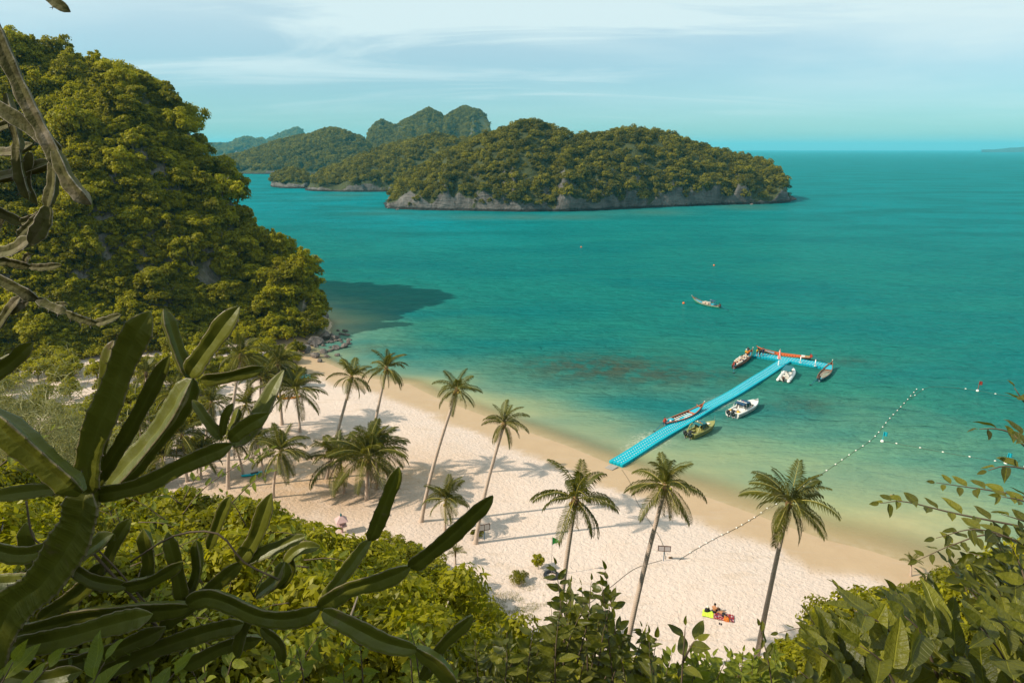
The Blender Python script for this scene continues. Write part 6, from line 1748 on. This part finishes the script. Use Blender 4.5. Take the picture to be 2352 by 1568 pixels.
# ropes lying on the sand
def rope(lab, px):
    pts = [gt(u, v) for u, v in px]; pth = catmull(pts, 40)
    for q in pth: q.z = zt(q.x, q.y) + .03
    o = thing('mooring_rope', lab, 'rope', pts[0], group='ropes on the sand'); MB().tube([q - pts[0] for q in pth], .02, 5).build('rope', M_rope, o)
rope('thin rope from the dock end across the sand to the open sand sign', [(1428, 1078), (1448, 1110), (1462, 1150), (1500, 1210), (1522, 1250), (1528, 1284)])
rope('thin rope slanting over the sand left of the open sand sign', [(1320, 1410), (1400, 1350), (1460, 1305), (1520, 1286)])
# pennant buoys
def pennant(lab, u, v, col, h=1.6):
    p = gp(u, v, 0); o = thing('pennant_buoy', lab, 'buoy', p, group='pennant buoys')
    MB().ball((0, 0, .05), .26, 9, 6).build('float', M_buoy, o, True)
    MB().tube([(0, 0, -.4), (.08, 0, h)], .035, 6).build('staff', col, o)
    MB().grid([[Vector((.05 + q * .6, .06 * math.sin(6 * q), h - .65 * r - .1 * q)) for r in (0, .5, 1)] for q in (0, .33, .66, 1)]).grid([[Vector((.05 + q * .6, .06 * math.sin(6 * q) + .01, h - .65 * r - .1 * q)) for r in (1, .5, 0)] for q in (0, .33, .66, 1)]).build('cloth', col, o)
pennant('blue pennant where two buoy lines meet', 2026, 1014, M_tent)
pennant('blue pennant at the right by the leaves', 2310, 1064, M_tent)
pennant('red pennant on the farthest buoy line', 2245, 898, MC['red'], 1.9)
for u, v, lab in ((1570, 697, 'orange ball buoy just left of the lone cargo boat'), (1640, 610, 'orange ball buoy farther out above the cargo boat'), (1335, 568, 'orange ball buoy in the open water at centre')):
    p = gp(u, v, .05); o = thing('ball_buoy', lab, 'buoy', p, group='orange ball buoys')
    MB().ball((0, 0, .1), .36, 12, 8).build('ball', M_obuoy, o, True); MB().tube([(0, 0, .42), (0, 0, .56)], [.10, .07], 7).build('eye', M_dark, o)
# boulders at the foot of the headland
t = NT('shore_rock'); n1 = t.noise(1.3, 6, .68, t.coord(), .5); n2 = t.noise(0.35, 3, .6, t.wcoord())
M_rock = t.done(t.pbr(t.ramp(t.math('ADD', t.math('MULTIPLY', n1, .7), t.math('MULTIPLY', n2, .3)), [(.32, (.04, .034, .03)), (.5, (.12, .10, .088)), (.66, (.24, .20, .17))]), .85, .25, t.bump(n1, .9, .25)))
def boulder_mesh(seed):
    rg_ = np.random.default_rng(seed)
    nu, nv = 14, 9; rows = []
    cuts = [(lambda v_: v_ / np.linalg.norm(v_))(rg_.normal(size=3)) for _ in range(9)]; dd = .55 + .3 * rg_.random(9)
    for j in range(nv + 1):
        row = []
        for i in range(nu):
            ph, th = math.pi * j / nv, 6.283 * i / nu
            v_ = np.array([math.sin(ph) * math.cos(th), math.sin(ph) * math.sin(th), -math.cos(ph)])
            r = min([1.0] + [d_ / max(1e-3, float(v_ @ c_)) for c_, d_ in zip(cuts, dd) if float(v_ @ c_) > .15])
            row.append(Vector(v_ * r * (1 + .05 * math.sin(7 * th + 3 * ph + seed))))
        rows.append(row)
    return MB().grid(rows, True).mesh('stone', M_rock)
BOUL = [boulder_mesh(s) for s in range(6)]
rgb = random.Random(14)
spots = [(732, 728, 26, 'big upright boulder standing in the water off the headland'), (722, 748, 15, 'flat rock behind the big upright boulder'), (700, 772, 22, 'large grey slab at the foot of the headland'), (722, 785, 24, 'tilted grey slab in the middle of the boulder pile'), (745, 772, 20, 'dark rounded boulder near the water edge'),
         (768, 775, 13, 'small wave washed rock, outermost upper one'), (790, 792, 11, 'flat wet rock, outermost of the spread'), (770, 797, 12, 'low wet rock in the middle of the spread'), (742, 805, 12, 'angular rock at the top of the sand'), (725, 815, 15, 'brown boulder touching the sand'), (752, 815, 9, 'small rock on wet sand'), (775, 812, 8, 'small dark rock on the wet sand, right'), (700, 800, 20, 'big shaded boulder under the jungle edge'), (735, 826, 9, 'lowest rock at the sand edge')]
for u, v, w, lab in spots:
    p = gp(u, v + 4, 0.1); s = w / FOC * proj(p)[2] * 1.0
    o = link('boulder', BOUL[rgb.randrange(6)]); o.location = (p.x, p.y, s * .18); o.scale = (s, s * rgb.uniform(.7, 1), s * rgb.uniform(.5, .85)); o.rotation_euler = (rgb.uniform(-.3, .3), rgb.uniform(-.3, .3), rgb.random() * 6.28)
    tag(o, lab, 'rock', 'boulders at the foot of the headland')
for k in range(46):
    q = rgb.random(); u = 700 + 95 * q + rgb.uniform(-10, 14); v = 755 + 50 * rgb.random() + 12 * (1 - q); w = rgb.uniform(3, 8)
    p = gp(u, v, 0.05); s = w / FOC * proj(p)[2] * .9
    o = link('stone', BOUL[rgb.randrange(6)]); o.location = (p.x, p.y, max(0, zt(p.x, p.y)) + s * .15); o.scale = (s, s * rgb.uniform(.7, 1), s * rgb.uniform(.45, .8)); o.rotation_euler = (0, 0, rgb.random() * 6.28)
    tag(o, 'small loose stone among the boulders at the headland foot', 'stone', 'loose stones between the boulders')
# rocks at the island ends
for u, v, w, lab in [(1822, 458, 12, 'low black rock off the right end of the near island'), (1806, 461, 9, 'dark rock joined to the right end of the near island'), (1418, 474, 10, 'pale triangular rock at the foot of the island cliff'), (895, 478, 10, 'dark rock ledge at the left tip of the near island'), (912, 481, 9, 'second dark rock ledge at the left tip of the near island'), (1726, 469, 6, 'small pale rock before the right island cliff')]:
    p = gp(u, v + 1, 0.0); s = w / FOC * proj(p)[2] * .55
    o = link('sea_rock', BOUL[rgb.randrange(6)]); o.location = (p.x, p.y, s * .1); o.scale = (s * 1.3, s, s * .75); o.rotation_euler = (0, 0, rgb.random() * 6.28)
    tag(o, lab, 'rock', 'rocks at the island shore')

# ================================================================== HAZE
t = NT('haze_air')
hv = t.n.new('ShaderNodeVolumePrincipled')
hv.inputs['Color'].default_value = (0.14, 0.80, 1.0, 1)
hv.inputs['Density'].default_value = 0.000075
hv.inputs['Anisotropy'].default_value = 0.1
t.l.new(hv.outputs[0], t.out.inputs['Volume'])
hb = MB().box((0, 0, 97), (41000, 41000, 214)).build('haze', t.m)
tag(hb, 'thin blue sea haze over the bay', 'haze', kind='stuff')
